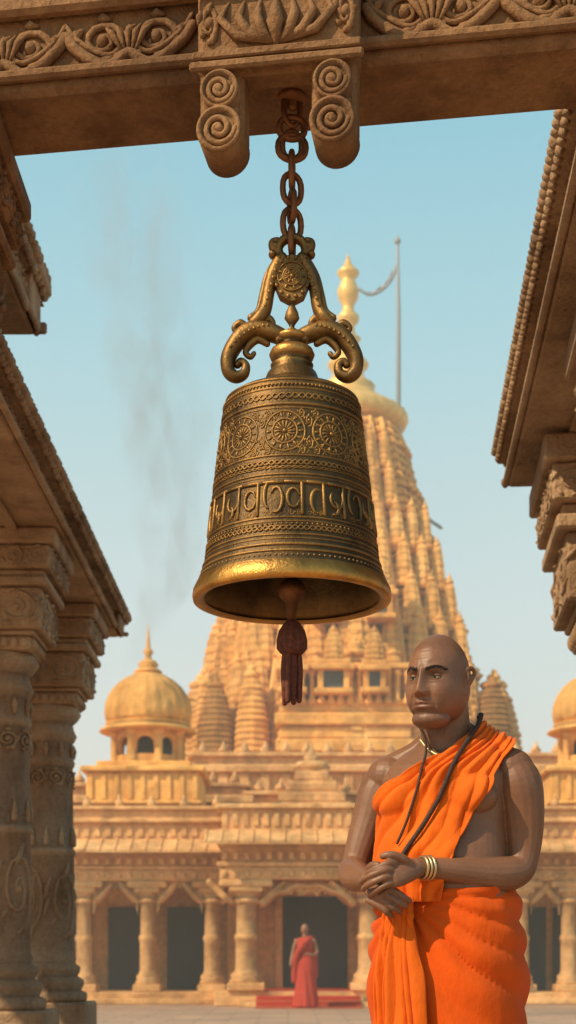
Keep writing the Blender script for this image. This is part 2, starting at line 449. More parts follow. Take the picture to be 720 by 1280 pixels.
fk=plane_fn(BM@Matrix.Translation((0,-.272,0)))
for s in(-1,1):
    for r,xx in((.011,.05),(.010,.10),(.009,.15)):
        K.tube([fk(.01+s*.01,zb+.015,.0),fk(.01+s*xx*.7,zb+.035,.012),fk(.01+s*xx,zb+.085,.01),fk(.01+s*xx*.85,zb+.13,.0)],[r*.6,r*1.4,r*1.2,r*.4],8)
K.tube([fk(.01,zb+.01,.0),fk(.01,zb+.06,.02),fk(.01,zb+.135,.0)],[.008,.024,.006],8)
relief_scroll(K,fk,.165,.218,zb+.02,zb+.14,1,.009);relief_scroll(K,fk,-.198,-.145,zb+.02,zb+.14,1,.009)
relief_scroll(K,fk,-.2,.22,zb+.20,zb+.4,3,.012)
for cx in(-.140,.160):
    w2=.060
    K.b2(cx-w2,cx+w2,-.255,-.16,zb-.21,zb+.0,.012,BM)
    for (dz,r,y0) in((-.105,.046,-.285),(-.212,.054,-.29)):
        MM=BM@Matrix.Translation((cx,y0,zb+dz))@Matrix.Rotation(-pi/2,4,'X')
        rr=r*1.12
        K.lathe([(rr,0.0),(rr,.125)],28,(0,0,0),MM)
        K.lathe([(rr*.97,0),(rr,-.008),(rr*.86,-.014),(rr*.78,-.006),(rr*.70,-.002)],28,(0,0,0),MM,cap=False)
        pts=[];rad=[]
        for k in range(34):
            t=k/33;a=t*1.8*2*pi;q=rr*.72*(1-.85*t)
            pts.append(MM@Vector((q*math.cos(a),q*math.sin(a),-.006)));rad.append(.008)
        K.tube(pts,rad,6);K.ell(MM@Vector((0,0,-.004)),(.013,.012,.012),8,6)
    for k in(-1,0,1):
        K.b2(cx+k*.040-.008,cx+k*.040+.008,-.283,-.258,zb-.165,zb-.15,.004,BM)
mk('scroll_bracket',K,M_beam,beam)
K=MB()
K.tube([(BX,BY-.0,3.33),(BX,BY,3.25)],.014,8);K.lathe([(.04,0),(.04,.02),(.03,.03)],16,(BX,BY,3.27))
mk('hook',K,M_chain,beam)
# ------------------------------------------------------------ columns
def column(mb,mc,x,y,z0,z1,r,cap=.65,hw=.35,reliefs=True,ped=True,M=None,ang=0):
    T=MZ(x,y,0,ang)
    H=z1-z0
    if ped:
        mb.b2(-r*1.75,r*1.75,-r*1.75,r*1.75,0,z0,.015,T)
    zc=z1-cap
    pf=[(r*1.5,z0),(r*1.55,z0+.02),(r*1.55,z0+.06),(r*1.3,z0+.08),(r*1.42,z0+.12),(r*1.42,z0+.15),(r*1.15,z0+.18),(r*1.25,z0+.21),(r*1.28,z0+.24),(r*1.05,z0+.27),(r*1.1,z0+.30),(r*1.02,z0+.33),
        (r,z0+.36),(r*1.0,z0+.42+H*.22),(r*1.06,z0+.43+H*.22),(r*1.06,z0+.46+H*.22),(r*.98,z0+.47+H*.22),
        (r*.95,zc-.42),(r*1.0,zc-.41),(r*1.04,zc-.385),(r*.97,zc-.36),(r*.95,zc-.25),(r*1.02,zc-.235),(r*1.12,zc-.20),(r*1.0,zc-.16),(r*.95,zc-.12),(r*1.15,zc-.09),(r*1.3,zc-.05),(r*1.2,zc-.015),(r*1.1,zc+.01)]
    mb.lathe(pf,32,(x,y,0))
    steps=[(0,.12,.58),(.12,.16,.66),(.16,.52,.78),(.52,.60,.9),(.60,.66,.84),(.66,.86,.95),(.86,1,1.04)]
    for a,b_,q in steps:
        mb.b2(-hw*q,hw*q,-hw*q,hw*q,zc+cap*a,zc+cap*b_-.002,.012,T)
    if reliefs:
        for k in range(4):
            A=T@Matrix.Rotation(k*pi/2,4,'Z')
            f=plane_fn(A@Matrix.Translation((0,-hw*.78,0)))
            relief_scroll(mc,f,-hw*.76,hw*.76,zc+cap*.18,zc+cap*.50,2,.013)
            f=plane_fn(A@Matrix.Translation((0,-hw*.95,0)))
            relief_scroll(mc,f,-hw*.93,hw*.93,zc+cap*.67,zc+cap*.85,5,.009)
            f=plane_fn(A@Matrix.Translation((0,-hw*.58,0)))
            for j in range(7):
                u=(j-3)*hw*.16
                mc.ell(f(u,zc+cap*.06,0),(hw*.07,hw*.05,cap*.05),8,6)
        def cf(u,v,d):
            a=u/r;return Vector((x+(r+d)*math.sin(a),y-(r+d)*math.cos(a),v))
        Cc=2*pi*r
        relief_scroll(mc,cf,0,Cc,z0+.40,z0+.42+H*.21,4,.014)
        for k in range(10):
            u=Cc*k/10
            mc.tube([cf(u,zc-.35,0),cf(u,zc-.30,.004),cf(u,zc-.26,0)],[.01,.018,.006],6)
            mc.tube([cf(u,z0+.50+H*.22,0),cf(u,z0+.56+H*.22,.004),cf(u,z0+.62+H*.22,0)],[.020,.014,.003],6)
        relief_scroll(mc,cf,0,Cc,zc-.56,zc-.44,8,.008)
def eave(mb,mc,M,Lx,W,z0,z1,leaf=.06,undr=True):
    h=z1-z0
    mb.b2(0,Lx,.02,W,z0,z0+h*.72,.01,M)
    mb.b2(-.03,Lx+.03,-.015,.0175,z0+.004,z0+h*.22,.01,M)
    mb.b2(-.05,Lx+.05,-.05,W,z0+h*.722,z1,.015,M)
    n=int(Lx/(h*.62));relief_scroll(mc,plane_fn(M@Matrix.Translation((0,.015,0))),0,Lx,z0+h*.24,z0+h*.70,n,h*.05)
    n=int(Lx/leaf)
    for i in range(n):
        u=(i+.5)*Lx/n
        s=1+.25*math.sin(i*2.1)+random.uniform(-.2,.2)
        mc.ell(M@Vector((u,-.055,z1-.01)),(leaf*.45,leaf*.5,leaf*.42*s),7,5,R=M.to_3x3())
        mc.ell(M@Vector((u+leaf*.5,-.045,z0+h*.72)),(leaf*.3,leaf*.35,leaf*.35*s),6,4,R=M.to_3x3())
    if undr:
        k=0.25
        while k<W-.1:
            mb.b2(.1,Lx-.1,k,k+.06,z0-.03,z0-.002,.01,M);k+=.45
def frame(p,xdir):
    xd=Vector((xdir[0],xdir[1],0)).normalized();yd=Vector((-xd.y,xd.x,0))
    return Matrix(((xd.x,yd.x,0,p[0]),(xd.y,yd.y,0,p[1]),(0,0,1,p[2]),(0,0,0,1)))
lp=empty('pillared_pavilion')
A=MB();Cv=MB()
for y in(8.35,10.05): column(A,Cv,-1.66,y,.6,3.30,.165)
for y in(8.35,10.05): column(A,Cv,-3.3,y,.6,3.30,.165,reliefs=False)
eave(A,Cv,frame((-1.25,5.0,0),(0,1)),5.75,2.8,3.30,3.46)
eave(A,Cv,frame((-1.22,10.75,0),(-1,0)),2.8,.3,3.304,3.466,undr=False)
A.b2(-4.2,-1.15,4.8,11.4,0,.22,.02);
A.b2(-4.0,-1.75,5.2,10.6,3.47,4.34,.02)
eave(A,Cv,frame((-1.40,5.4,0),(0,1)),2.6,2.4,4.36,4.66,.08)
eave(A,Cv,frame((-1.37,8.0,0),(-1,0)),2.4,.3,4.364,4.666,.08,undr=False)
A.b2(-3.8,-1.72,5.5,7.8,4.69,5.6,.02)
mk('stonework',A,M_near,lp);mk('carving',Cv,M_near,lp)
gate=empty('gate_column');A=MB();Cv=MB()
column(A,Cv,-1.11,4.24,.3,3.275,.15,cap=.5,hw=.29)
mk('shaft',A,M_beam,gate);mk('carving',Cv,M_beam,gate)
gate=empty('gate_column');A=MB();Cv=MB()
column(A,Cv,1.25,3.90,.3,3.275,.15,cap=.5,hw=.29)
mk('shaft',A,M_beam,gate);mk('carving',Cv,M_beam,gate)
rp=empty('pillared_pavilion')
A=MB();Cv=MB()
p0=Vector((1.215,8.05,0));p1=Vector((.955,4.62,0));d=(p1-p0)
eave(A,Cv,frame((p0.x,p0.y,0),(d.x,d.y)),d.length,2.6,3.53,3.73,.055)
eave(A,Cv,frame((3.6,7.95,0),(-1,.04)),2.38,.3,3.534,3.736,.055,undr=False)
for t,xo in((.06,.60),(.62,.58)):
    p=p0+d*t;column(A,Cv,p.x+xo,p.y-.28,.5,3.50,.17,cap=.95,hw=.47,ang=math.radians(-5))
    column(A,Cv,p.x+xo+1.6,p.y-.2,.5,3.50,.17,cap=.7,hw=.38,reliefs=False)
A.b2(1.5,3.7,4.9,7.7,3.74,4.6,.02)
A.b2(1.35,4,4.5,8.3,0,.22,.02)
mk('stonework',A,M_near,rp);mk('carving',Cv,M_near,rp)
# ------------------------------------------------------------ main temple tower
tw=empty('temple_tower');TX,TY=1.88,45.0
def tz(y): return .88+(1202-y)/40
wprof=[(tz(965),185/40),(tz(900),176/40),(tz(850),164/40),(tz(800),149/40),(tz(750),131/40),(tz(700),114/40),(tz(650),99/40),(tz(600),86/40),(tz(560),75/40),(tz(545),68/40)]
q=[(1,0),(1,.16),(.95,.16),(.95,.36),(.88,.36),(.88,.56),(.80,.56),(.80,.70),(.70,.70)]
def ratha():
    oct_=q+[(b_,a) for a,b_ in reversed(q[:-1])]
    pts=[]
    for k in range(4):
        c,s=math.cos(k*pi/2),math.sin(k*pi/2)
        for a,b_ in oct_[:-1]: pts.append((a*c-b_*s,a*s+b_*c))
    return pts
RP=ratha()
def shik(mb,cx,cy,z0,z1,wf,n,plan=RP):
    rs=[]
    for i in range(n):
        a=z0+(z1-z0)*i/n;h=(z1-z0)/n
        big=(i%5==0)
        for t,k in((0,.945),(.28,.945),(.30,1.0 if not big else 1.04),(.5,1.012 if not big else 1.055),(.78,1.0 if not big else 1.03),(.95,.95),(1.0,.93)):
            w_=wf(a+h*t)*k
            rs.append([(cx+x*w_,cy+y*w_,a+h*t) for x,y in plan])
    mb.rings(rs,smooth=False)
def wf_main(z): return interp(wprof,z)[0]
A=MB()
shik(A,TX,TY,tz(965),tz(545),lambda z:wf_main(z)*.96,38)
Dt=MB();n=38;z0,z1=tz(965),tz(545)
for i in range(n):
    z=z0+(z1-z0)*(i+.55)/n;w_=wf_main(z)*.96;h=(z1-z0)/n
    for k in range(4):
        if k==1: continue
        R4=MZ(TX,TY,z,k*pi/2)
        for u,dd in((0,1.0),(.25,.95),(-.25,.95),(.46,.88),(-.46,.88),(.63,.80),(-.63,.80)):
            Dt.tube([R4@Vector((u*w_+.11*w_*math.cos(a)*.8,-w_*dd-.05,-h*.3+.6*h*math.sin(a))) for a in(0,pi/4,pi/2,pi*.75,pi)],.05,5)
            if u!=0: Dt.ell(R4@Vector((u*w_,-w_*dd-.03,0)),(.05*w_,.06,h*.3),6,4)
for k in(0,3,2):
    for u in(-.15,.15,-.36,.36,-.56,.56):
        pts=[]
        for i in range(18):
            z=z0+(z1-z0)*i/17;w_=wf_main(z)*.96;dd=1.0 if abs(u)<.2 else(.95 if abs(u)<.4 else .88)
            pts.append(MZ(TX,TY,z,k*pi/2)@Vector((u*w_,-w_*dd-.03,0)))
        Dt.tube(pts,.09,5)
SP=[(1,-.4),(1,.4),(.82,.4),(.82,.82),(.4,.82),(.4,1),(-.4,1),(-.4,.82),(-.82,.82),(-.82,.4),(-1,.4),(-1,-.4),(-.82,-.4),(-.82,-.82),(-.4,-.82),(-.4,-1),(.4,-1),(.4,-.82),(.82,-.82),(.82,-.4)]
def mini(mb,cx,cy,z0,h,w0,nt=12,plan=RP):
    tab=[(0,w0),(h*.25,w0*.97),(h*.5,w0*.82),(h*.7,w0*.62),(h*.8,w0*.42)]
    shik(mb,cx,cy,z0,z0+h*.8,lambda z:interp(tab,z-z0)[0],nt,plan)
    mb.lathe([(w0*.3,h*.8),(w0*.45,h*.815),(w0*.5,h*.84),(w0*.42,h*.87),(w0*.2,h*.885),(w0*.26,h*.91),(w0*.2,h*.94),(w0*.07,h*.95),(w0*.1,h*.97),(.01,h*1.0)],10,(cx,cy,z0),rmod=None)
zb0=tz(968)
for lv_ in range(8):
    zz=zb0+lv_*1.28;w_=wf_main(zz)*.96
    hh_=2.05-.10*lv_
    for k in range(4):
        if k==1: continue
        Rk=MZ(TX,TY,0,k*pi/2)
        for u,dd,ww in((0,1.0,.135),(.26,.95,.085),(-.26,.95,.085),(.46,.88,.085),(-.46,.88,.085),(.63,.80,.08),(-.63,.80,.08),(.78,.72,.07),(-.78,.72,.07)):
            if lv_>5 and abs(u)>.5: continue
            p=Rk@Vector((u*w_,-w_*dd+.02,0));mini(Dt,p.x,p.y,zz+(.25 if abs(u)<.1 else 0),hh_*(1.15 if abs(u)<.1 else 1),ww*w_,6,SP)
for k in range(4):
    Rk=MZ(TX,TY,0,k*pi/2)
    for u,off,h,w_,zz in((0,4.55,3.3,.9,zb0),(-1.7,4.45,2.4,.5,zb0),(1.7,4.45,2.4,.5,zb0),(-2.9,4.2,2.7,.5,zb0),(2.9,4.2,2.7,.5,zb0),(-3.95,3.95,2.4,.55,zb0),(3.95,3.95,2.4,.55,zb0)):
        p=Rk@Vector((u,-off,0));mini(A,p.x,p.y,zz,h,w_)
for a,b_,w_ in((0,.5,5.3),(.5,.9,5.05),(.9,1.3,5.2),(1.3,3.4,4.75),(3.4,3.7,5.1),(3.7,5.2,4.8),(5.2,5.5,5.15),(5.5,6.2,4.85),(6.2,6.5,5.2),(6.5,6.85,4.9)):
    A.rings([[(TX+x*w_,TY+y*w_,zz) for x,y in RP] for zz in(a,b_-.01)],smooth=False)
mk('spire_body',A,M_gold,tw);mk('spire_ornament',Dt,M_gold,tw)
Wd=MB();Fr=MB()
for (x,y,w_,h,dy) in((405,800,18,22,4.35),(465,800,14,20,4.35),(410,893,22,20,5.5),(365,893,12,18,5.5),(455,893,12,18,5.5)):
    X=(x-360)/40;Z=tz(y);Y=TY-dy
    Wd.b2(X-w_/80,X+w_/80,Y-.05,Y+.4,Z-h/80,Z+h/80,.01)
    for s in(-1,1):
        Fr.b2(X+s*(w_/80+.08)-.08,X+s*(w_/80+.08)+.08,Y-.15,Y+.4,Z-h/80,Z+h/80,.02)
    Fr.b2(X-w_/80-.3,X+w_/80+.3,Y-.3,Y+1.2,Z+h/80,Z+h/80+.16,.03);Fr.b2(X-w_/80-.2,X+w_/80+.2,Y-.2,Y+1.2,Z+h/80+.162,Z+h/80+.3,.03);Fr.b2(X-w_/80-.25,X+w_/80+.25,Y-.25,Y+1.2,Z-h/80-.15,Z-h/80,.03)
    mini(Fr,X,Y+.1,Z+h/80+.3,1.0,.28,5,SP)
xa,xb=TX-2.1,TX+1.5
for i in range(5):
    z=tz(985)+i*.36;o=(0,.12,.02,.14,.0)[i];Fr.b2(xa-o,xb+o,TY-5.35-o,TY-4,z,z+.34,.04)
for i in range(14):
    x=xa+.1+i*(xb-xa-.2)/13;Fr.lathe([(.10,0),(.12,.1),(.07,.2),(.07,.75),(.12,.85),(.12,.95)],8,(x,TY-5.38,tz(915)-.1))
Fr.b2(xa-.1,xb+.1,TY-5.55,TY-4,tz(915)+.87,tz(915)+1.02,.03)
mk('painted_window_shade',Wd,M_dark,tw);mk('window_frames',Fr,M_gold,tw)  # windows are solid dark blocks; their shade is only in the colour
A=MB()
def l40(l): return [(r/40,tz(y)) for y,r in l]
A.lathe(l40([(548,66),(544,60),(538,58),(534,62)]),40,(TX,TY,0))
A.lathe(l40([(540,60),(536,68),(528,72),(520,70),(512,58),(506,46),(503,44)]),96,(TX,TY,0),rmod=lambda a,z:1+.05*abs(math.cos(16*a)))
A.lathe(l40([(505,44),(500,42),(496,36),(490,32),(484,34),(480,28),(474,22),(466,18),(460,24),(456,26),(451,22),(446,14),(438,10),(430,12),(424,16),(418,9),(408,8),(402,13),(396,14),(390,8),(382,7),(374,12),(364,14),(354,10),(349,8),(344,13),(340,14),(336,9),(328,4),(318,1)]),28,(TX,TY,0))
mk('spire_finial',A,simple('gilded_finial',(.85,.50,.14),.45,.3,.15,4,.2,.01),tw)
fp=empty('flagpole')
K=MB();K.tube([(3.43,TY-.3,tz(560)),(3.43,TY-.3,tz(400)),(3.40,TY-.3,tz(312))],[.075,.07,.05],8)
K.tube([(3.43,TY-.3,tz(560)),(3.3,TY-.1,tz(700))],.08,6)
K.lathe([(.03,0),(.12,.1),(.03,.3)],8,(3.40,TY-.3,tz(312)))
def px(x,y,d=44.7): return ((x-360)*d/1800,d,.88+(1202-y)*d/1800)
M_rope=simple('flagpole_metal',(.30,.33,.36),.6)
c=cr([px(496,330),px(490,348),px(478,362),px(462,368),px(448,360)],5);K.tube(c,[.05]*len(c),6)
c=cr([px(500,540),px(506,580),px(518,615),px(533,645),px(552,660)],5);K.tube(c,[.05]*len(c),6)
mk('pole',K,M_rope,fp)
K=MB();c=cr([px(492,334),px(484,350),px(472,361),px(458,366)],6)
K.rings([[Vector(p)+Vector((0,.05*math.sin(i),0)),Vector(p)+Vector((0,.1*math.sin(i*1.3),-.20+.008*i))] for i,p in enumerate(c)],cap=False,closed=False)
mk('pennant',K,simple('pennant_cloth',(.35,.3,.3),.8),fp)
# ------------------------------------------------------------ domed kiosks
def chhatri(cx,cy,zb_,s=1):
    e=empty('domed_kiosk');A=MB();T=MZ(cx,cy,0)
    A.b2(-1.14*s,1.14*s,-1.1*s,1.1*s,3.9,zb_-.12,.02,T);A.b2(-1.25*s,1.25*s,-1.22*s,1.22*s,zb_-.118,zb_,.03,T)
    A.b2(-.95*s,.95*s,-.95*s,.95*s,zb_,zb_+.14,.02,T)
    for i in range(9):
        x=(-1+.25*i)*s*1.05;A.b2(x-.05,x+.05,-1.14*s,-1.10*s,zb_-.7,zb_-.15,.01,T)
    A.b2(-1.18*s,1.18*s,-1.15*s,1.1*s,zb_-.8,zb_-.72,.02,T)
    z=zb_+.14;H=.72
    for k in range(8):
        a=2*pi*k/8+pi/8
        A.lathe([(.11,0),(.13,.04),(.09,.08),(.085,H-.12),(.12,H-.06),(.13,H)],12,(cx+.72*s*math.cos(a),cy+.72*s*math.sin(a),z))
        a2=a+2*pi/8;p=Vector((cx+.72*s*math.cos(a),cy+.72*s*math.sin(a),z));q_=Vector((cx+.72*s*math.cos(a2),cy+.72*s*math.sin(a2),z))
        nn=12;b_=[];t_=[]
        for i in range(nn+1):
            t=i/nn;pp=p.lerp(q_,t);hh_=H*(.30+.52*math.sin(pi*t)**.45);
            if t<.14 or t>.86: hh_=.02
            b_.append(pp+Vector((0,0,hh_)));t_.append(pp+Vector((0,0,H+.02)))
        inn=[x+(Vector((cx,cy,x.z))-x).normalized()*.1 for x in b_];inn2=[x+(Vector((cx,cy,x.z))-x).normalized()*.1 for x in t_]
        A.rings([t_,b_,inn,inn2],cap=False,closed=False,smooth=False)
        A.rings([[p,q_],[p+Vector((0,0,.2)),q_+Vector((0,0,.2))]],cap=False,closed=False,smooth=False)
    z+=H
    A.lathe([(.70*s,z),(.95*s,z+.0),(1.02*s,z+.03),(.98*s,z+.08),(.86*s,z+.12),(.88*s,z+.17),(.9*s,z+.2)],32,(cx,cy,0))
    z+=.2
    dm=[(.80,0),(.87,.10),(.89,.25),(.87,.42),(.80,.60),(.68,.78),(.52,.92),(.33,1.03),(.2,1.08)]
    A.lathe([(r*s,z+h*s) for r,h in dm],96,(cx,cy,0),rmod=lambda a,z_:1+.03*abs(math.cos(12*a)))
    z+=1.06*s
    A.lathe([(r*s,z+h*s) for r,h in((.26,0),(.30,.04),(.24,.09),(.16,.12),(.22,.18),(.17,.26),(.08,.30),(.06,.38),(.11,.44),(.09,.50),(.05,.54),(.04,.70),(.015,.95),(.005,1.05))],20,(cx,cy,0))
    mk('kiosk_masonry',A,M_gold,e)
    D=MB();D.b2(-.5,.5,.25,.4,zb_+.15,zb_+.84,.01,T);mk('painted_kiosk_shade',D,M_dark,e)  # dark slab added inside the kiosk, coloured as interior shade
    return e
chhatri(-3.06,31.5,5.0,1.05)
chhatri(6.75,31.5,5.0,1.05)
# ------------------------------------------------------------ facade
fa=empty('temple_colonnade');A=MB();Dk=MB()
def fcol(mb,x,y,z0,z1,r):
    H=z1-z0
    mb.b2(x-r*1.7,x+r*1.7,y-r*1.7,y+r*1.7,z0,z0+.16,.02)
    mb.lathe([(r*1.5,z0+.16),(r*1.55,z0+.2),(r*1.35,z0+.25),(r*1.45,z0+.32),(r*1.1,z0+.38),(r,z0+.45),(r*.98,z0+H*.45),(r*1.1,z0+H*.47),(r*1.1,z0+H*.5),(r*.92,z0+H*.52),(r*.88,z1-.46),(r*1.1,z1-.44),(r*1.15,z1-.38),(r*.9,z1-.35),(r*1.2,z1-.28),(r*1.35,z1-.24)],20,(x,y,0))
    mb.b2(x-r*1.5,x+r*1.5,y-r*1.5,y+r*1.5,z1-.24,z1-.14,.02)
    mb.b2(x-r*2.4,x+r*2.4,y-r*1.6,y+r*1.6,z1-.138,z1,.03)
    for s in(-1,1):
        c=cr([(x+s*r*1.2,y,z1-.45,.05),(x+s*r*2.0,y,z1-.32,.08),(x+s*r*3.0,y,z1-.12,.08),(x+s*r*3.4,y,z1-.02,.07)],4)
        mb.tube([p[:3] for p in c],[p[3] for p in c],8,flat=(Vector((0,1,0)),1.8))
def chajja(mb,x0,x1,y,z,proj,th=.10,drop=.22):
    mb.rings([[(x0,y,z),(x0,y-proj,z-drop),(x0,y-proj,z-drop+th*.6),(x0,y,z+th)],[(x1,y,z),(x1,y-proj,z-drop),(x1,y-proj,z-drop+th*.6),(x1,y,z+th)]],smooth=False)
    n=int((x1-x0)/.3)
    for i in range(n+1):
        x=x0+(x1-x0)*i/n;mb.tube([(x,y,z+th),(x,y-proj,z-drop+th*.6)],.03,5)
def wing(x0,x1,y,cols):
    A.b2(x0,x1,y-.35,y+3.2,0,.25,.02)
    A.b2(x0,x1,y-.5,y-.352,0,.12,.02)
    for x in cols: fcol(A,x,y,.25,2.55,.17)
    A.b2(x0,x1,y-.22,y+.22,2.55,2.78,.02);A.b2(x0,x1,y-.27,y+.22,2.783,2.86,.02);A.b2(x0,x1,y-.20,y+.22,2.863,3.14,.01)
    n=int((x1-x0)/.22)
    for i in range(n):
        x=x0+(i+.5)*(x1-x0)/n
        A.b2(x-.055,x+.055,y-.30,y-.20,2.88,3.02,.01)
        A.ell((x,y-.23,2.66),(.07,.04,.07),8,5)
    chajja(A,x0-.1,x1+.1,y-.2,3.32,.55)
    A.b2(x0,x1,y-.22,y+3.0,3.143,3.42,.02)
    A.b2(x0,x1,y-.15,y+.1,3.423,3.75,.01);A.b2(x0,x1,y-.28,y+.12,3.753,3.83,.02);A.b2(x0,x1,y-.12,y+.1,3.833,4.02,.01);A.b2(x0,x1,y-.22,y+.12,4.023,4.1,.02)
    for i in range(n):
        x=x0+(i+.5)*(x1-x0)/n
        A.b2(x-.06,x+.06,y-.185,y-.15,3.47,3.70,.01)
        if i%3==0:
            A.lathe([(.07,4.1),(.09,4.14),(.08,4.22),(.03,4.27),(.04,4.30),(.005,4.36)],8,(x,y-.1,0))
    A.b2(x0,x1,y+2.6,y+2.9,.25,3.14,.01)
    for i in range(len(cols)-1):
        xm=(cols[i]+cols[i+1])/2
        Dk.b2(xm-.48,xm+.48,y+2.5,y+2.598,.25,2.1,.01)
        xa,xb=cols[i]+.2,cols[i+1]-.2;nn=18;t_=[];b_=[]
        for j in range(nn+1):
            t=j/nn;xx=lerp(xa,xb,t);hh_=1.85+.52*math.sin(pi*t)**.6+.05*abs(math.sin(5*pi*t))
            t_.append((xx,y-.08,2.56));b_.append((xx,y-.08,min(hh_,2.52)))
        A.rings([t_,b_,[(p[0],y+.08,p[2]) for p in b_]],cap=False,closed=False,smooth=False)
lc=[-8.3,-6.95,-5.6,-4.25,-2.92,-1.58]
wing(-9,-1.15,30,lc)
rc=[2.4,3.6,4.85,5.85,7.1,8.4,9.7]
wing(2.05,10.4,30,rc)
py=28.7
A.b2(-1.45,2.3,py-.3,33,0,.30,.02)
for x in(-.83,1.62): fcol(A,x,py,.30,2.5,.22)
for x in(-.83,1.62): fcol(A,x,py+1.9,.30,2.5,.2)
A.b2(-1.35,2.15,py-.3,py+.3,2.5,2.75,.02);A.b2(-1.4,2.2,py-.36,py+.3,2.753,2.85,.02);A.b2(-1.3,2.1,py-.26,py+.3,2.853,3.16,.01)
for i in range(16):
    x=-1.25+i*.22;A.b2(x-.05,x+.05,py-.36,py-.26,2.88,3.04,.01);A.ell((x,py-.31,2.62),(.07,.04,.08),8,5)
chajja(A,-1.6,2.4,py-.26,3.38,.6)
A.b2(-1.4,2.2,py-.3,py+3.5,3.163,3.5,.02);A.b2(-1.3,2.1,py-.22,py+3.4,3.503,3.9,.01);A.b2(-1.42,2.22,py-.34,py+3.5,3.903,4.0,.02)
for i in range(17): 
    x=-1.25+i*.205;A.b2(x-.055,x+.055,py-.26,py-.222,3.56,3.84,.01)
for rr,yy in((.075,0),(.045,-.1)):
    pts=[]
    for k in range(25):
        t=k/24;x=lerp(-.5,1.3,t);pts.append((x,py+yy,2.02+.34*math.sin(pi*t)**.8+.05*abs(math.sin(4*pi*t))))
    A.tube(pts,rr,6)
fnp=plane_fn(Matrix.Translation((0,py-.05,0)));relief_scroll(A,fnp,-.5,1.3,2.2,2.48,6,.03)
A.b2(-1.3,-.12,31,31.3,.3,3.16,.01);A.b2(1.3,2.1,31,31.3,.3,3.16,.01);A.b2(-.117,1.297,31,31.3,2.3,3.16,.01)
for s,x in((-1,-.2),(1,1.38)): A.b2(x-.08,x+.08,30.85,30.998,.3,2.4,.02)
A.b2(-.35,1.53,30.82,30.998,2.403,2.6,.02)
Dk.b2(-.117,1.297,31.6,31.7,.3,2.3,.01)
for i in range(5):
    w_=1.15-.19*i;A.b2(.55-w_,.55+w_,33.2-w_*.6,33.2+w_,4.0+.26*i,4.0+.26*i+.20,.03);A.b2(.55-w_*.93,.55+w_*.93,33.25-w_*.55,33.2+w_*.9,4.0+.26*i+.2,4.0+.26*i+.258,.0)
A.lathe([(.35,5.28),(.45,5.38),(.35,5.5),(.15,5.54),(.2,5.62),(.08,5.7),(.02,5.95)],24,(.55,33.4,0))
for x0,x1,zt,yy in((-5.2,-1.0,4.9,34),(-.95,2.15,4.7,34),(2.2,8,4.9,34),(-2.4,7,5.9,36)):
    A.b2(x0,x1,yy,yy+4,0,zt-.3,.02);A.b2(x0-.2,x1+.2,yy-.2,yy+4,zt-.3,zt-.12,.03);A.b2(x0,x1,yy,yy+4,zt-.12,zt+.1,.02);A.b2(x0-.12,x1+.12,yy-.12,yy+4,zt+.1,zt+.2,.02)
    n=int((x1-x0)/.5)
    for i in range(n): 
        x=x0+(i+.5)*(x1-x0)/n;A.b2(x-.12,x+.12,yy-.1,yy,zt-1.1,zt-.32,.02);A.lathe([(.1,zt+.2),(.14,zt+.28),(.05,zt+.4),(.01,zt+.52)],8,(x,yy+.1,0))
A.b2(-60,-9,32,32.6,0,3.4,.02);A.b2(-60,-9,31.85,32.75,3.4,3.6,.02);A.b2(10.4,60,32,32.6,0,3.4,.02);A.b2(10.4,60,31.85,32.75,3.4,3.6,.02)
mk('colonnade_masonry',A,M_fac,fa);mk('painted_doorway_shade',Dk,M_dark,fa)  # doorways are dark panels, interior shade painted as their colour
es=empty('entrance_steps');A=MB();Rc=MB()
for i in range(2):
    A.b2(-.95,1.75,py-.3-.34*(2-i),py-.302,i*.1+.001,.1*(i+1),.01)
    Rc.b2(-.62,1.42,py-.304-.34*(2-i),py-.30-.34*(1-i)+.0,i*.1+.02,.1*(i+1)+.006,.004)
Rc.b2(-.62,1.42,py-.296,30.9,.302,.308,.002);Rc.b2(-.62,1.42,26.9,py-1.0,.004,.012,.002)
mk('step_blocks',A,M_fac,es);mk('carpet',Rc,simple('red_carpet',(.50,.045,.02),.9,0,.2,20),es)
# ------------------------------------------------------------ skin/cloth mats
def skinmat(name,c):
    m,N,L,P=newmat(name);co=N.new('ShaderNodeTexCoord').outputs['Object']
    at=N.new('ShaderNodeAttribute');at.attribute_name='tint'
    n=nz(N,L,co,10,5,.5);r=ramp(N,L,n.outputs[0],[(.3,tuple(x*.85 for x in c)),(.7,tuple(x*1.15 for x in c))])
    n5=nz(N,L,co,160,4,.7);r5=ramp(N,L,n5.outputs[0],[(.35,(.86,.84,.84)),(.65,(1.08,1.08,1.08))])
    col=mix(N,L,r.outputs[0],at.outputs['Color'],1,'MULTIPLY')
    col=mix(N,L,col,r5.outputs[0],.8,'MULTIPLY')
    L.new(col,P.inputs['Base Color']);P.inputs['Specular IOR Level'].default_value=.45
    rr=N.new('ShaderNodeMapRange');rr.inputs[3].default_value=.36;rr.inputs[4].default_value=.58;L.new(n5.outputs[0],rr.inputs[0]);L.new(rr.outputs[0],P.inputs['Roughness'])
    P.inputs['Subsurface Weight'].default_value=.18;P.inputs['Subsurface Radius'].default_value=(.014,.005,.003);P.inputs['Subsurface Scale'].default_value=1
    n2=nz(N,L,co,320,4,.6);b=bump(N,L,n2.outputs[0],.35,.0012);b=bump(N,L,nz(N,L,co,45,4,.5).outputs[0],.25,.004,b);L.new(b,P.inputs['Normal'])
    return m
M_skin=skinmat('brown_skin',(.205,.092,.047))
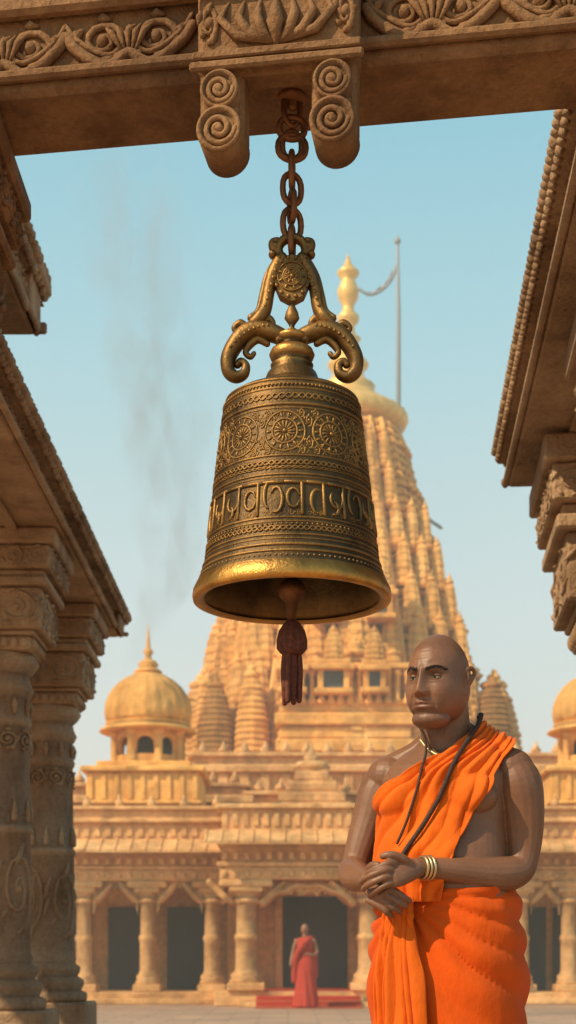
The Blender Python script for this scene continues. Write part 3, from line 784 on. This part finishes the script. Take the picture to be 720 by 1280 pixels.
def clothmat(name,c,sc_=160):
    m,N,L,P=newmat(name);co=N.new('ShaderNodeTexCoord').outputs['Object']
    n=nz(N,L,co,6,5,.6);r=ramp(N,L,n.outputs[0],[(.3,tuple(x*.82 for x in c)),(.7,tuple(min(1,x*1.12) for x in c))])
    L.new(r.outputs[0],P.inputs['Base Color']);P.inputs['Roughness'].default_value=.8;P.inputs['Specular IOR Level'].default_value=.15
    P.inputs['Sheen Weight'].default_value=.06
    n2=nz(N,L,co,sc_*2,3,.5);n3=nz(N,L,co,22,5,.6,(1,1,.5))
    b=bump(N,L,n2.outputs[0],.3,.001);b=bump(N,L,n3.outputs[0],.5,.010,b);L.new(b,P.inputs['Normal'])
    return m
M_saf=clothmat('saffron_cloth',(.62,.080,.004))
M_saf2=clothmat('saffron_shawl',(.70,.120,.007))
# ------------------------------------------------------------ priest
man=empty('temple_priest')
YAW=math.radians(-25)
fv=Vector((math.sin(YAW),-math.cos(YAW),0));lv=Vector((math.cos(YAW),math.sin(YAW),0))
trs=[(.80,.150,.125,0),(.88,.170,.138,0),(.95,.176,.142,.004),(1.02,.174,.146,.012),(1.09,.170,.148,.018),(1.16,.163,.14,.014),(1.23,.160,.13,.006),(1.30,.170,.126,.002),(1.36,.178,.116,0),(1.395,.165,.100,-.006),(1.425,.125,.082,-.012),(1.447,.088,.070,-.016),(1.475,.066,.064,-.016)]
TC=Vector((.422,3.775,0))
def tring(z,n=48,off=0):
    a,b_,fo=interp(trs,z);r=[]
    for j in range(n):
        ph=2*pi*j/n;s,c=math.sin(ph),math.cos(ph)
        e=2/2.35;ss=math.copysign(abs(s)**e,s);cc_=math.copysign(abs(c)**e,c)
        r.append(TC+lv*((a+off)*ss)+fv*((b_+off)*cc_+fo)+Vector((0,0,z)))
    return r
T_=MB()
T_.rings([tring(.80+(1.475-.80)*i/40) for i in range(41)])
def ellm(mb,c,r,R=None): mb.ell(c,r,20,14,R=R)
Ry=Matrix.Rotation(YAW,3,'Z')
def loc(l,f,z): return TC+lv*l+fv*f+Vector((0,0,z))
for s in(-1,1):
    ellm(T_,loc(s*.08,.090,1.298),(.078,.046,.052),Ry)
    ellm(T_,loc(s*.165,0,1.372),(.062,.062,.058),Ry)
    c=cr([(*loc(s*.03,-.02,1.475),.04),(*loc(s*.09,-.02,1.425),.045),(*loc(s*.155,-.005,1.392),.045)],4)
    T_.tube([p[:3] for p in c],[p[3] for p in c],12)
ellm(T_,loc(0,.035,1.09),(.155,.128,.10),Ry)
HC=Vector((.388,3.705,1.603))
c=cr([(.420,3.782,1.40,.080),(.418,3.775,1.45,.068),(.412,3.762,1.50,.0635),(.405,3.745,1.56,.063)],4)
T_.tube([p[:3] for p in c],[p[3] for p in c],24)
torsoV=[v.copy() for v in T_.v];torsoF=list(T_.f)
bvhT=BVHTree.FromPolygons(torsoV,torsoF)
Bd=MB();Bd.v=T_.v;Bd.f=T_.f;Bd.sm=T_.sm
def limb(l,seg=18,n=5,flat=None):
    c=cr(l,n);Bd.tube([p[:3] for p in c],[p[3] for p in c],seg,flat=flat)
limb([(.566,3.705,1.385,.050),(.588,3.695,1.34,.062),(.600,3.70,1.28,.059),(.606,3.705,1.21,.051),(.603,3.700,1.15,.043),(.590,3.685,1.115,.041),(.555,3.665,1.103,.045),(.50,3.643,1.100,.045),(.44,3.618,1.106,.037),(.375,3.595,1.112,.0285),(.335,3.580,1.113,.0245),(.315,3.572,1.112,.026)])
limb([(.270,3.850,1.372,.05),(.245,3.855,1.33,.057),(.222,3.85,1.26,.051),(.198,3.84,1.19,.044),(.180,3.825,1.135,.038),(.172,3.785,1.112,.041),(.178,3.72,1.098,.039),(.192,3.66,1.090,.029),(.200,3.625,1.086,.0245),(.206,3.60,1.082,.026)])
limb([(.318,3.573,1.112,.026),(.295,3.556,1.106,.033),(.270,3.540,1.098,.037),(.250,3.533,1.092,.036)],16,4,flat=(Vector((-.25,-.9,.3)).normalized(),.48))
limb([(.204,3.612,1.083,.026),(.212,3.592,1.074,.032),(.222,3.572,1.064,.035),(.232,3.556,1.054,.034)],16,4,flat=(Vector((-.6,-.6,.3)).normalized(),.5))
def finger(l): limb(l,10,4)
kn=[(.251,3.521,1.121),(.243,3.515,1.104),(.244,3.516,1.087),(.252,3.521,1.071)]
ln=[1,1.08,1.0,.82]
for (x,y,z),q_ in zip(kn,ln):
    finger([(x+.012,y+.008,z,.0088),(x-.004,y-.002,z,.0098),(x-.024*q_,y-.003,z-.008,.0080),(x-.038*q_,y+.003,z-.014,.0086),(x-.052*q_,y+.020,z-.022,.0076),(x-.058*q_,y+.036,z-.028,.0070),(x-.056*q_,y+.046,z-.030,.006)])
finger([(.300,3.548,1.118,.013),(.283,3.533,1.131,.0125),(.262,3.524,1.140,.0105),(.246,3.524,1.141,.0105),(.230,3.531,1.138,.0085)])
kn=[(.262,3.546,1.058),(.250,3.548,1.044),(.238,3.553,1.031),(.226,3.56,1.021)]
for (x,y,z),q_ in zip(kn,ln):
    finger([(x-.03,y+.010,z+.012,.0088),(x-.006,y,z,.0096),(x+.012*q_,y-.006,z-.011,.0082),(x+.022*q_,y-.005,z-.019,.0086),(x+.034*q_,y+.004,z-.026,.0078),(x+.040*q_,y+.014,z-.029,.0068)])
finger([(.204,3.598,1.098,.013),(.205,3.572,1.112,.0125),(.214,3.55,1.118,.0108),(.224,3.537,1.116,.0095)])
for s in(-1,1):
    p=lambda l,f,z:tuple(loc(l,f,z))
    limb([(*p(s*.085,0,.88),.10),(*p(s*.09,.01,.70),.085),(*p(s*.09,.015,.50),.06),(*p(s*.092,-.01,.34),.056),(*p(s*.095,-.01,.12),.036),(*p(s*.095,-.01,.07),.036)])
    limb([(*p(s*.095,-.05,.035),.034),(*p(s*.10,.03,.045),.038),(*p(s*.105,.11,.03),.036),(*p(s*.11,.16,.022),.028)],14,4)
    for k in range(5):
        limb([(*p(s*(.085+.014*k),.155-.006*k,.017),.012),(*p(s*(.085+.015*k),.20-.010*k,.014),.0105 if k else .014)],8,3)
# head
HM=Matrix.Translation(HC)@Matrix.Rotation(math.radians(-32),4,'Z')@Matrix.Rotation(math.radians(4),4,'X')@Matrix.Rotation(math.radians(2),4,'Y')
def G(x,z,cx,cz,sx,sz): return math.exp(-((x-cx)/sx)**2/2-((z-cz)/sz)**2/2)
def Dsp(x,z):
    d=0;ax=abs(x)
    d+=.0060*G(ax,z,.028,.022,.019,.0065)
    d+=.003*G(ax,z,0,.06,.04,.02)
    d-=.0120*G(ax,z,.031,.001,.0135,.0095)
    d-=.004*G(ax,z,.014,.006,.006,.010)
    nh=interp([(-.053,0),(-.048,.006),(-.043,.019),(-.036,.0270),(-.029,.0260),(-.018,.0210),(-.005,.0160),(.008,.0105),(.022,.005),(.035,0)],z)[0]
    sw=interp([(-.05,.0110),(-.036,.0095),(-.015,.0074),(.02,.008)],z)[0]
    d+=nh*math.exp(-(x/sw)**2/2)
    d+=.0090*G(ax,z,.0135,-.040,.0045,.0054)
    d-=.004*G(ax,z,.0076,-.0495,.004,.003)
    d+=.0100*G(ax,z,.046,-.034,.019,.020)
    xf=.021+.42*(-.040-z)
    d-=.0045*math.exp(-(((ax-xf)/.0035)**2)/2)*sst(-.082,-.068,z)*sst(-.032,-.044,z)
    d-=.0028*G(ax,z,.03,-.015,.014,.0026);d+=.0035*G(ax,z,.031,-.0105,.012,.003)
    d+=.006*G(ax,z,.040,-.078,.014,.015)
    d-=.0025*G(ax,z,.029,-.080,.004,.010)
    d+=.006*G(x,z,0,-.068,.026,.016)
    d+=.0030*math.exp(-((z+.0620-.0015*math.cos(ax*300))/.0034)**2/2)*math.exp(-(ax/.018)**4)
    d+=.0036*math.exp(-((z+.0748)/.0042)**2/2)*math.exp(-(ax/.0155)**4)
    d-=.0042*math.exp(-((z+.0682+.01*ax)/.0019)**2/2)*math.exp(-(ax/.0225)**4)
    d-=.0035*G(x,z,0,-.085,.017,.0045)
    d+=.0100*G(x,z,0,-.102,.022,.012)
    d-=.0016*G(ax,z,.006,.026,.0018,.010)
    wv=.0012*math.sin(x*90)
    for zz in(.045,.056,.068): d-=.0012*math.exp(-((z-zz-wv-.03*ax)/.0018)**2/2)*math.exp(-(ax/.040)**4)
    d+=.0012*noise.noise(Vector((x*60,z*60,3)))
    return d
def headpt(nx,ny,nzv):
    x=.0780*nx;y=.098*ny;z=.1165*nzv
    t=sst(0,1,-nzv)
    x*=1-.16*t
    if nzv<0:
        k=1+.46*t*(1-t*.3); x*=k
    if ny>0: y*=1-.30*t; 
    else: y*=1+.42*t*t
    if ny>0 and nzv>0: y*=1.05
    wv=sst(.02,.55,-ny+ .25*t)
    y-=Dsp(x,z)*wv
    x*=1-.04*G(0,z,0,.02,1,.018)*sst(.5,1,abs(nx))
    return Vector((x,y,z))
nu,nv=180,160;vs=[];fs=[]
for i in range(nv+1):
    th=pi*i/nv
    for j in range(nu):
        a=2*pi*j/nu
        vs.append(HM@headpt(math.sin(th)*math.cos(a),math.sin(th)*math.sin(a),math.cos(th)))
for i in range(nv):
    for j in range(nu):
        k=(j+1)%nu;fs.append((i*nu+j,i*nu+k,(i+1)*nu+k,(i+1)*nu+j))
Bd.add(vs,fs)
hb=BVHTree.FromPolygons(vs,fs)
def hl(x,y,z): return tuple(HM@Vector((x,y,z)))
def surf(x,z,off=0):
    o=HM@Vector((x,-.3,z));d_=(HM.to_3x3()@Vector((0,1,0)))
    h=hb.ray_cast(o,d_)
    p=HM.inverted()@h[0];return hl(p.x,p.y-off,p.z)
for s in(-1,1):
    c=cr([(*hl(s*.070,.000,-.034),.006),(*hl(s*.076,.000,-.026),.0065),(*hl(s*.082,.014,-.010),.0052),(*hl(s*.087,.025,.008),.0050),(*hl(s*.088,.025,.020),.0050),(*hl(s*.084,.014,.028),.0050),(*hl(s*.078,.000,.023),.005),(*hl(s*.073,-.003,.012),.005)],5)
    Bd.tube([p[:3] for p in c],[p[3] for p in c],10)
    Bd.ell(hl(s*.0765,.013,.001),(.008,.019,.026),14,10,R=HM.to_3x3()@Matrix.Rotation(s*.4,3,'Z'))
    Bd.ell(hl(s*.0765,.001,-.034),(.006,.009,.012),12,8,R=HM.to_3x3())
Bd.ell(hl(0,-.045,-.102),(.050,.047,.026),18,12,R=HM.to_3x3())
body=mk('body_raw',Bd,None)
rm=body.modifiers.new('r','REMESH');rm.mode='VOXEL';rm.voxel_size=.0022;rm.use_smooth_shade=True
sm=body.modifiers.new('s','SMOOTH');sm.factor=.5;sm.iterations=2
dg=bpy.context.evaluated_depsgraph_get();me=bpy.data.meshes.new_from_object(body.evaluated_get(dg))
bpy.data.objects.remove(body)
bo=bpy.data.objects.new('body',me);sc.collection.objects.link(bo);bo.parent=man
me.materials.clear();me.materials.append(M_skin)
for p_ in me.polygons: p_.use_smooth=True
ca=me.color_attributes.new('tint','FLOAT_COLOR','POINT');HI=HM.inverted()
for i,v in enumerate(me.vertices):
    c=[1,1,1]
    if v.co.z>1.46:
        l=HI@v.co;ax=abs(l.x)
        if l.y<0:
            lip=math.exp(-((l.z+.0685)/.0075)**4)*math.exp(-(ax/.021)**4)*sst(-.07,-.09,l.y)
            c=[c[0]*(1-.08*lip),c[1]*(1-.32*lip),c[2]*(1-.26*lip)]
            ml=math.exp(-((l.z+.0682+.01*ax)/.0014)**2)*math.exp(-(ax/.0225)**4)*.55;c=[x*(1-ml) for x in c]
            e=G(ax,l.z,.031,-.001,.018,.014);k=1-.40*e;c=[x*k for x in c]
            e=math.exp(-(ax/.050)**4)*sst(-.05,-.06,l.z)*.22*(1-lip)*(.8+.5*noise.noise(l*350));c=[c[0]*(1-e),c[1]*(1-e*.9),c[2]*(1-e*.7)]
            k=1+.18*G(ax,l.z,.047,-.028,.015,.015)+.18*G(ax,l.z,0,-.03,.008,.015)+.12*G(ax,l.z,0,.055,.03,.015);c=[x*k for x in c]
        hair=sst(.060,.078,l.z+.25*max(0,l.y)+.02*noise.noise(l*40))if l.y<.02 else sst(-.03,.0,l.z)
        k=1-.20*hair*(.8+.4*noise.noise(l*300));c=[c[0]*k,c[1]*k*1.01,c[2]*k*1.05]
    ca.data[i].color=(*c,1)
E=MB();I=MB();Ld=MB();Br=MB()
for s in(-1,1):
    sp=HI@Vector(surf(s*.031,.0));ec=Vector((s*.031,sp.y+.0074,.0005))
    E.ell(HM@ec,(.0120,)*3,20,14)
    gz=Vector((-.10,-1,-.06)).normalized()
    I.ell(HM@(ec+gz*.0072),(.0058,)*3,14,10)
    for up in(1,-1):
        rs=[]
        for i in range(9):
            e0=(math.radians(11) if up>0 else math.radians(-18));e1=math.radians(72)*up
            el=lerp(e0,e1,i/8);row=[]
            for j in range(17):
                az=math.radians(lerp(-82,82,j/16))
                el2=el*(math.cos(az)**.6 if i==0 else 1)-(.10 if up>0 else 0)*(1-math.cos(az)) 
                r=.0138-(.0006 if i==0 else 0)
                row.append(HM@(ec+Vector((r*math.sin(az)*math.cos(el2),-r*math.cos(az)*math.cos(el2),r*math.sin(el2)))))
            rs.append(row)
        Ld.rings(rs,cap=False,closed=False)
        if up>0: Br.tube(rs[0],[.0009]*17,5)
    for k in range(190):
        t=random.random();xx=lerp(.011,.052,t);zc_=.0165+.008*math.sin(pi*min(1,t*1.15)*.62)-.006*max(0,t-.6)*2
        zz=zc_+random.gauss(0,.0023*(1.1-.5*t))
        L0=.006;an=lerp(1.0,-.1,t)+random.uniform(-.25,.25)
        try:
            Br.tube([surf(s*xx,zz,.0003),surf(s*(xx+L0*.5*math.cos(an)),zz+L0*.5*math.sin(an),.0012),surf(s*(xx+L0*math.cos(an)),zz+L0*math.sin(an)*.8,.0006)],[.0006,.0006,.0003],3)
        except Exception: pass
mk('eyeballs',E,simple('eye_white',(.32,.27,.23),.25,0,.05,20,.0),man);mk('irises',I,simple('iris',(.015,.009,.006),.12,0,.1,20,0),man)
lo=mk('eyelids',Ld,M_skin,man);ca=lo.data.color_attributes.new('tint','FLOAT_COLOR','POINT')
for d_ in ca.data: d_.color=(.68,.64,.62,1)
mk('eyebrows',Br,simple('brow_hair',(.025,.018,.015),.9,0,.3,300,.9,.003),man)
# ---- dhoti
D=MB();ks=Vector((-.055,1.03))
dt=[(.10,.165,.15),(.35,.185,.165),(.60,.198,.172),(.80,.204,.178),(.92,.200,.174),(1.0,.188,.165),(1.05,.180,.160),(1.075,.176,.156)]
rs=[];nz_=120;na=300
def ridge(x): return abs(math.sin(x*pi))**.8-.55
def dh(z,ph,extra=0):
    a,b_=interp(dt,z)
    s,c=math.sin(ph),math.cos(ph);e=2/2.3
    arc=(ph if ph<pi else ph-2*pi)*.18
    dx,dz=arc-ks[0],z-ks[1];dist=math.hypot(dx,dz);an=math.atan2(dx,-dz)
    amp=min(.017,.004+dist*.06)*sst(0,.06,dist)
    nn_=noise.noise(Vector((arc*5,z*3,1)))
    off=amp*ridge(an*3.3+.5*math.sin(dist*6)+.7*nn_)*(.6+.9*abs(noise.noise(Vector((an*2,dist*4,9)))+.3))
    off+=.0055*ridge(9*(z+.60*abs(arc-.06))+.6*nn_)*sst(.02,.16,arc)*(.5+1.0*abs(noise.noise(Vector((arc*5,z*4,4)))))
    off+=.003*noise.noise(Vector((arc*14,z*7,3)))
    off+=.004*math.sin(z*120+arc*9)*sst(1.0,1.05,z)+extra
    return TC+lv*((a+off)*math.copysign(abs(s)**e,s))+fv*((b_+off)*math.copysign(abs(c)**e,c)+.008)+Vector((0,0,z+.012*math.cos(ph)*(-1)*sst(1.0,1.075,z)))
for i in range(nz_+1):
    z=lerp(.10,1.075,i/nz_);rs.append([dh(z,2*pi*j/na) for j in range(na)])
D.rings(rs,cap=False)
D.rings([rs[-1],[TC+(Vector(p)-TC-Vector((0,0,p.z)))*.93+Vector((0,0,p.z-.012)) for p in rs[-1]]],cap=False)
mk('dhoti',D,M_saf,man)
S=MB()
for (ph0,ph1,zt,zb_,e_) in((-.62,-.20,1.07,.42,.016),(-.40,.02,1.055,.55,.028)):
    rs=[]
    for i in range(50):
        z=lerp(zt,zb_,i/49);row=[]
        sp=sst(0,.5,i/49)
        for j in range(61):
            t=j/60;ph=lerp(ph0,ph1,.5+(t-.5)*(.55+.45*sp)+.05*math.sin(z*11))
            wv=t*4.3+.35*math.sin(z*6)+.5*noise.noise(Vector((t*3,z*4,5)))
            fold=.012*(abs(math.sin(wv*pi))-.4)*(.5+.5*sp)
            row.append(dh(z,ph%(2*pi),e_+fold))
        rs.append(row)
    S.rings(rs,cap=False,closed=False)
kc=dh(1.03,(-.35)%(2*pi),.02)
for k in range(4):
    a=k*1.3;c=cr([(*(kc+Vector((.03*math.cos(a),-.0,.022*math.sin(a)))),.012),(*(kc+Vector((.0,-.018,.0))),.017),(*(kc-Vector((.03*math.cos(a),0,.022*math.sin(a)))),.012)],4)
    S.tube([p[:3] for p in c],[p[3] for p in c],10)
Lb=[(.34,3.93,1.08),(.40,3.93,1.25),(.455,3.90,1.38),(.492,3.79,1.46),(.465,3.71,1.455),(.410,3.67,1.425),(.33,3.675,1.38),(.268,3.72,1.32),(.246,3.775,1.24),(.240,3.79,1.16),(.240,3.78,1.08),(.25,3.76,1.03)]
Rb=[(.46,3.92,1.08),(.52,3.89,1.25),(.56,3.83,1.38),(.572,3.745,1.44),(.560,3.67,1.42),(.528,3.62,1.37),(.485,3.62,1.30),(.450,3.61,1.23),(.425,3.60,1.18),(.402,3.60,1.12),(.388,3.60,1.07),(.380,3.60,1.03)]
Lc=cr(Lb,12);Rc_=cr(Rb,12);rs=[]
for i,(a,b_) in enumerate(zip(Lc,Rc_)):
    row=[];n_=110
    for j in range(n_+1):
        t=j/n_;p_=Vector(a).lerp(Vector(b_),t)
        cz=min(p_.z,1.29);c_=Vector((TC.x,TC.y,cz));d_=(p_-c_).normalized()
        h=bvhT.ray_cast(c_+d_*.8,-d_)
        hp=h[0] if h[0] else p_
        ii=i/len(Lc)
        wv=t*6.2+.6*math.sin(ii*7)+.9*noise.noise(Vector((t*2.5,ii*5,7)))
        f=.016*(abs(math.sin(wv*pi))**.7-.5)*(.6+.9*abs(noise.noise(Vector((t*4,ii*5,11)))))
        wv2=t*2.1+ii*3.0+.5*noise.noise(Vector((t*3,ii*4,2)))
        f+=.006*(abs(math.sin(wv2*pi))-.5)+.004*noise.noise(Vector((t*9,ii*16,2)))
        edge=min(t,1-t);f+=.004*math.exp(-edge*30)
        row.append(hp+d_*(.019+f))
    rs.append(row)
S.rings(rs,cap=False,closed=False)
so_=mk('shawl',S,M_saf2,man)
sol=so_.modifiers.new('t','SOLIDIFY');sol.thickness=.003;sol.offset=-1
Bm=MB()
def onchest(p_,off):
    c_=Vector((TC.x,TC.y,min(p_[2],1.29)));d_=(Vector(p_)-c_).normalized()
    h=bvhT.ray_cast(c_+d_*.8,-d_);return (h[0] if h[0] else Vector(p_))+d_*off
str1=[onchest(p_,.033) for p_ in cr([(.485,3.79,1.47),(.480,3.73,1.46),(.455,3.68,1.43),(.42,3.65,1.37),(.385,3.64,1.29),(.345,3.65,1.21),(.315,3.66,1.15),(.30,3.66,1.10)],16)]
for i,p_ in enumerate(str1): Bm.ell(p_,(.0068,)*3,7,5)
Bm.tube(str1,.0035,6)
str2=[onchest(p_,.030) for p_ in cr([(.35,3.78,1.475),(.355,3.73,1.455),(.36,3.69,1.40),(.345,3.67,1.33),(.325,3.67,1.26),(.305,3.68,1.18)],10)]
Bm.tube(str2,.0035,8)
mk('rudraksha_strand',Bm,simple('dark_bead',(.045,.022,.014),.6,0,.4,200,.8,.003),man)
Nk=MB()
nk=[onchest(p_,.010) for p_ in cr([(.345,3.76,1.462),(.352,3.72,1.448),(.372,3.69,1.425),(.395,3.67,1.412),(.42,3.66,1.42),(.45,3.67,1.44),(.475,3.70,1.462)],8)]
for p_ in nk: Nk.ell(p_,(.0050,)*3,8,6)
def wring(c0,ax,r,rr,n=28):
    ax=Vector(ax).normalized();u=ax.orthogonal().normalized();w_=ax.cross(u);Nk.tube([Vector(c0)+(u*math.cos(2*pi*k/n)+w_*math.sin(2*pi*k/n))*r for k in range(n)],rr,8,loop=True)
for k in range(3): wring((.334+.009*k,3.5795+.005*k,1.113),(1,.5,0),.0280+.001*k,.0040)
mk('bracelet_and_necklace',Nk,simple('gold_jewellery',(.6,.42,.22),.35,.9,.1,50,.2),man)
# ------------------------------------------------------------ woman in sari
wm=empty('woman_in_red_sari');WX,WY=.32,27.2
T=MZ(WX,WY,0,math.radians(-12))
A=MB()
wt=[(.03,.24,.22),(.3,.205,.19),(.6,.185,.165),(.85,.175,.14),(.98,.135,.11),(1.08,.14,.11),(1.2,.165,.12),(1.3,.165,.1),(1.34,.09,.07)]
rs=[]
for i in range(60):
    z=lerp(.03,1.34,i/59);a,b_=interp(wt,z);row=[]
    for j in range(64):
        ph=2*pi*j/64;f=1+(.06*math.sin(9*ph+2*z*3)+.03*math.sin(17*ph))*sst(1.0,.2,z)
        row.append(T@Vector((a*f*math.cos(ph)+.05*math.sin(z*2)*(1-z/1.4),b_*f*math.sin(ph)-(.10*max(0,.35-z) if math.sin(ph)<0 else 0),z)))
    rs.append(row)
A.rings(rs)
c=cr([(.10,-.10,1.31,.06),(-.02,-.13,1.18,.07),(-.13,-.11,1.0,.06),(-.18,-.04,.8,.07),(-.2,.0,.5,.06)],5);A.tube([T@Vector(p[:3]) for p in c],[p[3] for p in c],10)
c=cr([(.09,.0,1.33,.06),(.12,.11,1.2,.09),(.12,.14,.9,.1),(.14,.16,.6,.09)],5);A.tube([T@Vector(p[:3]) for p in c],[p[3] for p in c],10)
mk('sari',A,clothmat('red_sari_cloth',(.45,.05,.03)),wm)
A=MB()
for s,l in((1,[(.16,0,1.29,.045),(.21,-.0,1.15,.042),(.23,-.02,1.04,.035),(.19,-.14,1.0,.03),(.10,-.2,1.02,.024),(.05,-.22,1.03,.022)]),(-1,[(-.16,0,1.29,.045),(-.21,0,1.12,.04),(-.23,-.02,1.02,.035),(-.25,-.08,.88,.026),(-.25,-.10,.80,.022)])):
    c=cr(l,4);A.tube([T@Vector(p[:3]) for p in c],[p[3] for p in c],10)
A.tube([T@Vector((0,0,1.30)),T@Vector((0,-.005,1.42))],[.05,.046],12)
A.ell(T@Vector((0,-.02,1.49)),(.068,.082,.10),18,14);A.ell(T@Vector((0,-.105,1.485)),(.012,.014,.02),8,6)
for s in(-1,1):
    A.ell(T@Vector((s*.07,-.0,1.485)),(.012,.015,.025),8,6);A.ell(T@Vector((s*.09,-.12,.03)),(.04,.11,.03),10,8)
wo=mk('skin',A,M_skin,wm);ca=wo.data.color_attributes.new('tint','FLOAT_COLOR','POINT')
for d_ in ca.data: d_.color=(1.5,1.5,1.5,1)
A=MB();A.ell(T@Vector((0,.015,1.515)),(.076,.082,.095),18,14);A.ell(T@Vector((0,.11,1.50)),(.05,.045,.05),12,8)
mk('hair',A,simple('black_hair',(.015,.012,.01),.5),wm)
# ------------------------------------------------------------ haze + smoke
def vol_obj(name,mn,mx,mat):
    v=MB();v.box([(a+b)/2 for a,b in zip(mn,mx)],[b-a for a,b in zip(mn,mx)],.001);return mk(name,v,mat)
m=bpy.data.materials.new('haze');m.use_nodes=True;N=m.node_tree.nodes;L=m.node_tree.links;N.remove(N['Principled BSDF'])
vs_=N.new('ShaderNodeVolumeScatter');vs_.inputs['Color'].default_value=(1,.95,.84,1);vs_.inputs['Density'].default_value=.0065;vs_.inputs['Anisotropy'].default_value=0
L.new(vs_.outputs[0],N['Material Output'].inputs['Volume'])
vol_obj('atmosphere_haze',(-70,13,.01),(70,75,26),m)
m=bpy.data.materials.new('smoke');m.use_nodes=True;N=m.node_tree.nodes;L=m.node_tree.links;N.remove(N['Principled BSDF'])
tc=N.new('ShaderNodeTexCoord').outputs['Object'];sx=N.new('ShaderNodeSeparateXYZ')
def math_(op,a,b=None,c=None):
    n=N.new('ShaderNodeMath');n.operation=op
    for i,x in enumerate((a,b,c)):
        if x is None: continue
        if hasattr(x,'links'): L.new(x,n.inputs[i])
        else: n.inputs[i].default_value=x
    return n.outputs[0]
wn=nz(N,L,tc,.7,2,.5)
vm=N.new('ShaderNodeVectorMath');vm.operation='MULTIPLY_ADD';L.new(wn.outputs['Color'],vm.inputs[0]);vm.inputs[1].default_value=(1.6,1,1.2);L.new(tc,vm.inputs[2])
L.new(vm.outputs[0],sx.inputs[0])
X,Y,Z=sx.outputs
xc=math_('MULTIPLY_ADD',math_('SINE',math_('MULTIPLY_ADD',Z,.75,1.6)),.32,-1.15)
wd=math_('MULTIPLY_ADD',math_('SUBTRACT',Z,5.5),.11,.24)
fx=math_('DIVIDE',math_('ABSOLUTE',math_('SUBTRACT',X,xc)),wd)
fy=math_('DIVIDE',math_('ABSOLUTE',math_('SUBTRACT',Y,20.5)),.6)
rad_=math_('MAXIMUM',math_('SUBTRACT',1,math_('SQRT',math_('ADD',math_('MULTIPLY',fx,fx),math_('MULTIPLY',fy,fy)))),0)
dn=nz(N,L,tc,2.4,4,.62,(1.3,1.3,.55))
dd=math_('MAXIMUM',math_('SUBTRACT',dn.outputs[0],.44),0)
fz=math_('MULTIPLY',math_('MINIMUM',math_('MAXIMUM',math_('SUBTRACT',Z,5.6),0),1),math_('MINIMUM',math_('MAXIMUM',math_('MULTIPLY',math_('SUBTRACT',13.5,Z),.3),0),1))
den=math_('MULTIPLY',math_('MULTIPLY',math_('MULTIPLY',rad_,dd),fz),14)
pv=N.new('ShaderNodeVolumePrincipled');pv.inputs['Color'].default_value=(.90,.94,.97,1);L.new(den,pv.inputs['Density'])
L.new(pv.outputs[0],N['Material Output'].inputs['Volume'])
try: m.cycles.volume_step_rate=3
except Exception as e: print(e)
vol_obj('incense_smoke',(-3.3,18.9,4.8),(-.9,21.1,13.2),m)
print('polys',sum(len(o.data.polygons) for o in bpy.data.objects if o.type=='MESH'))
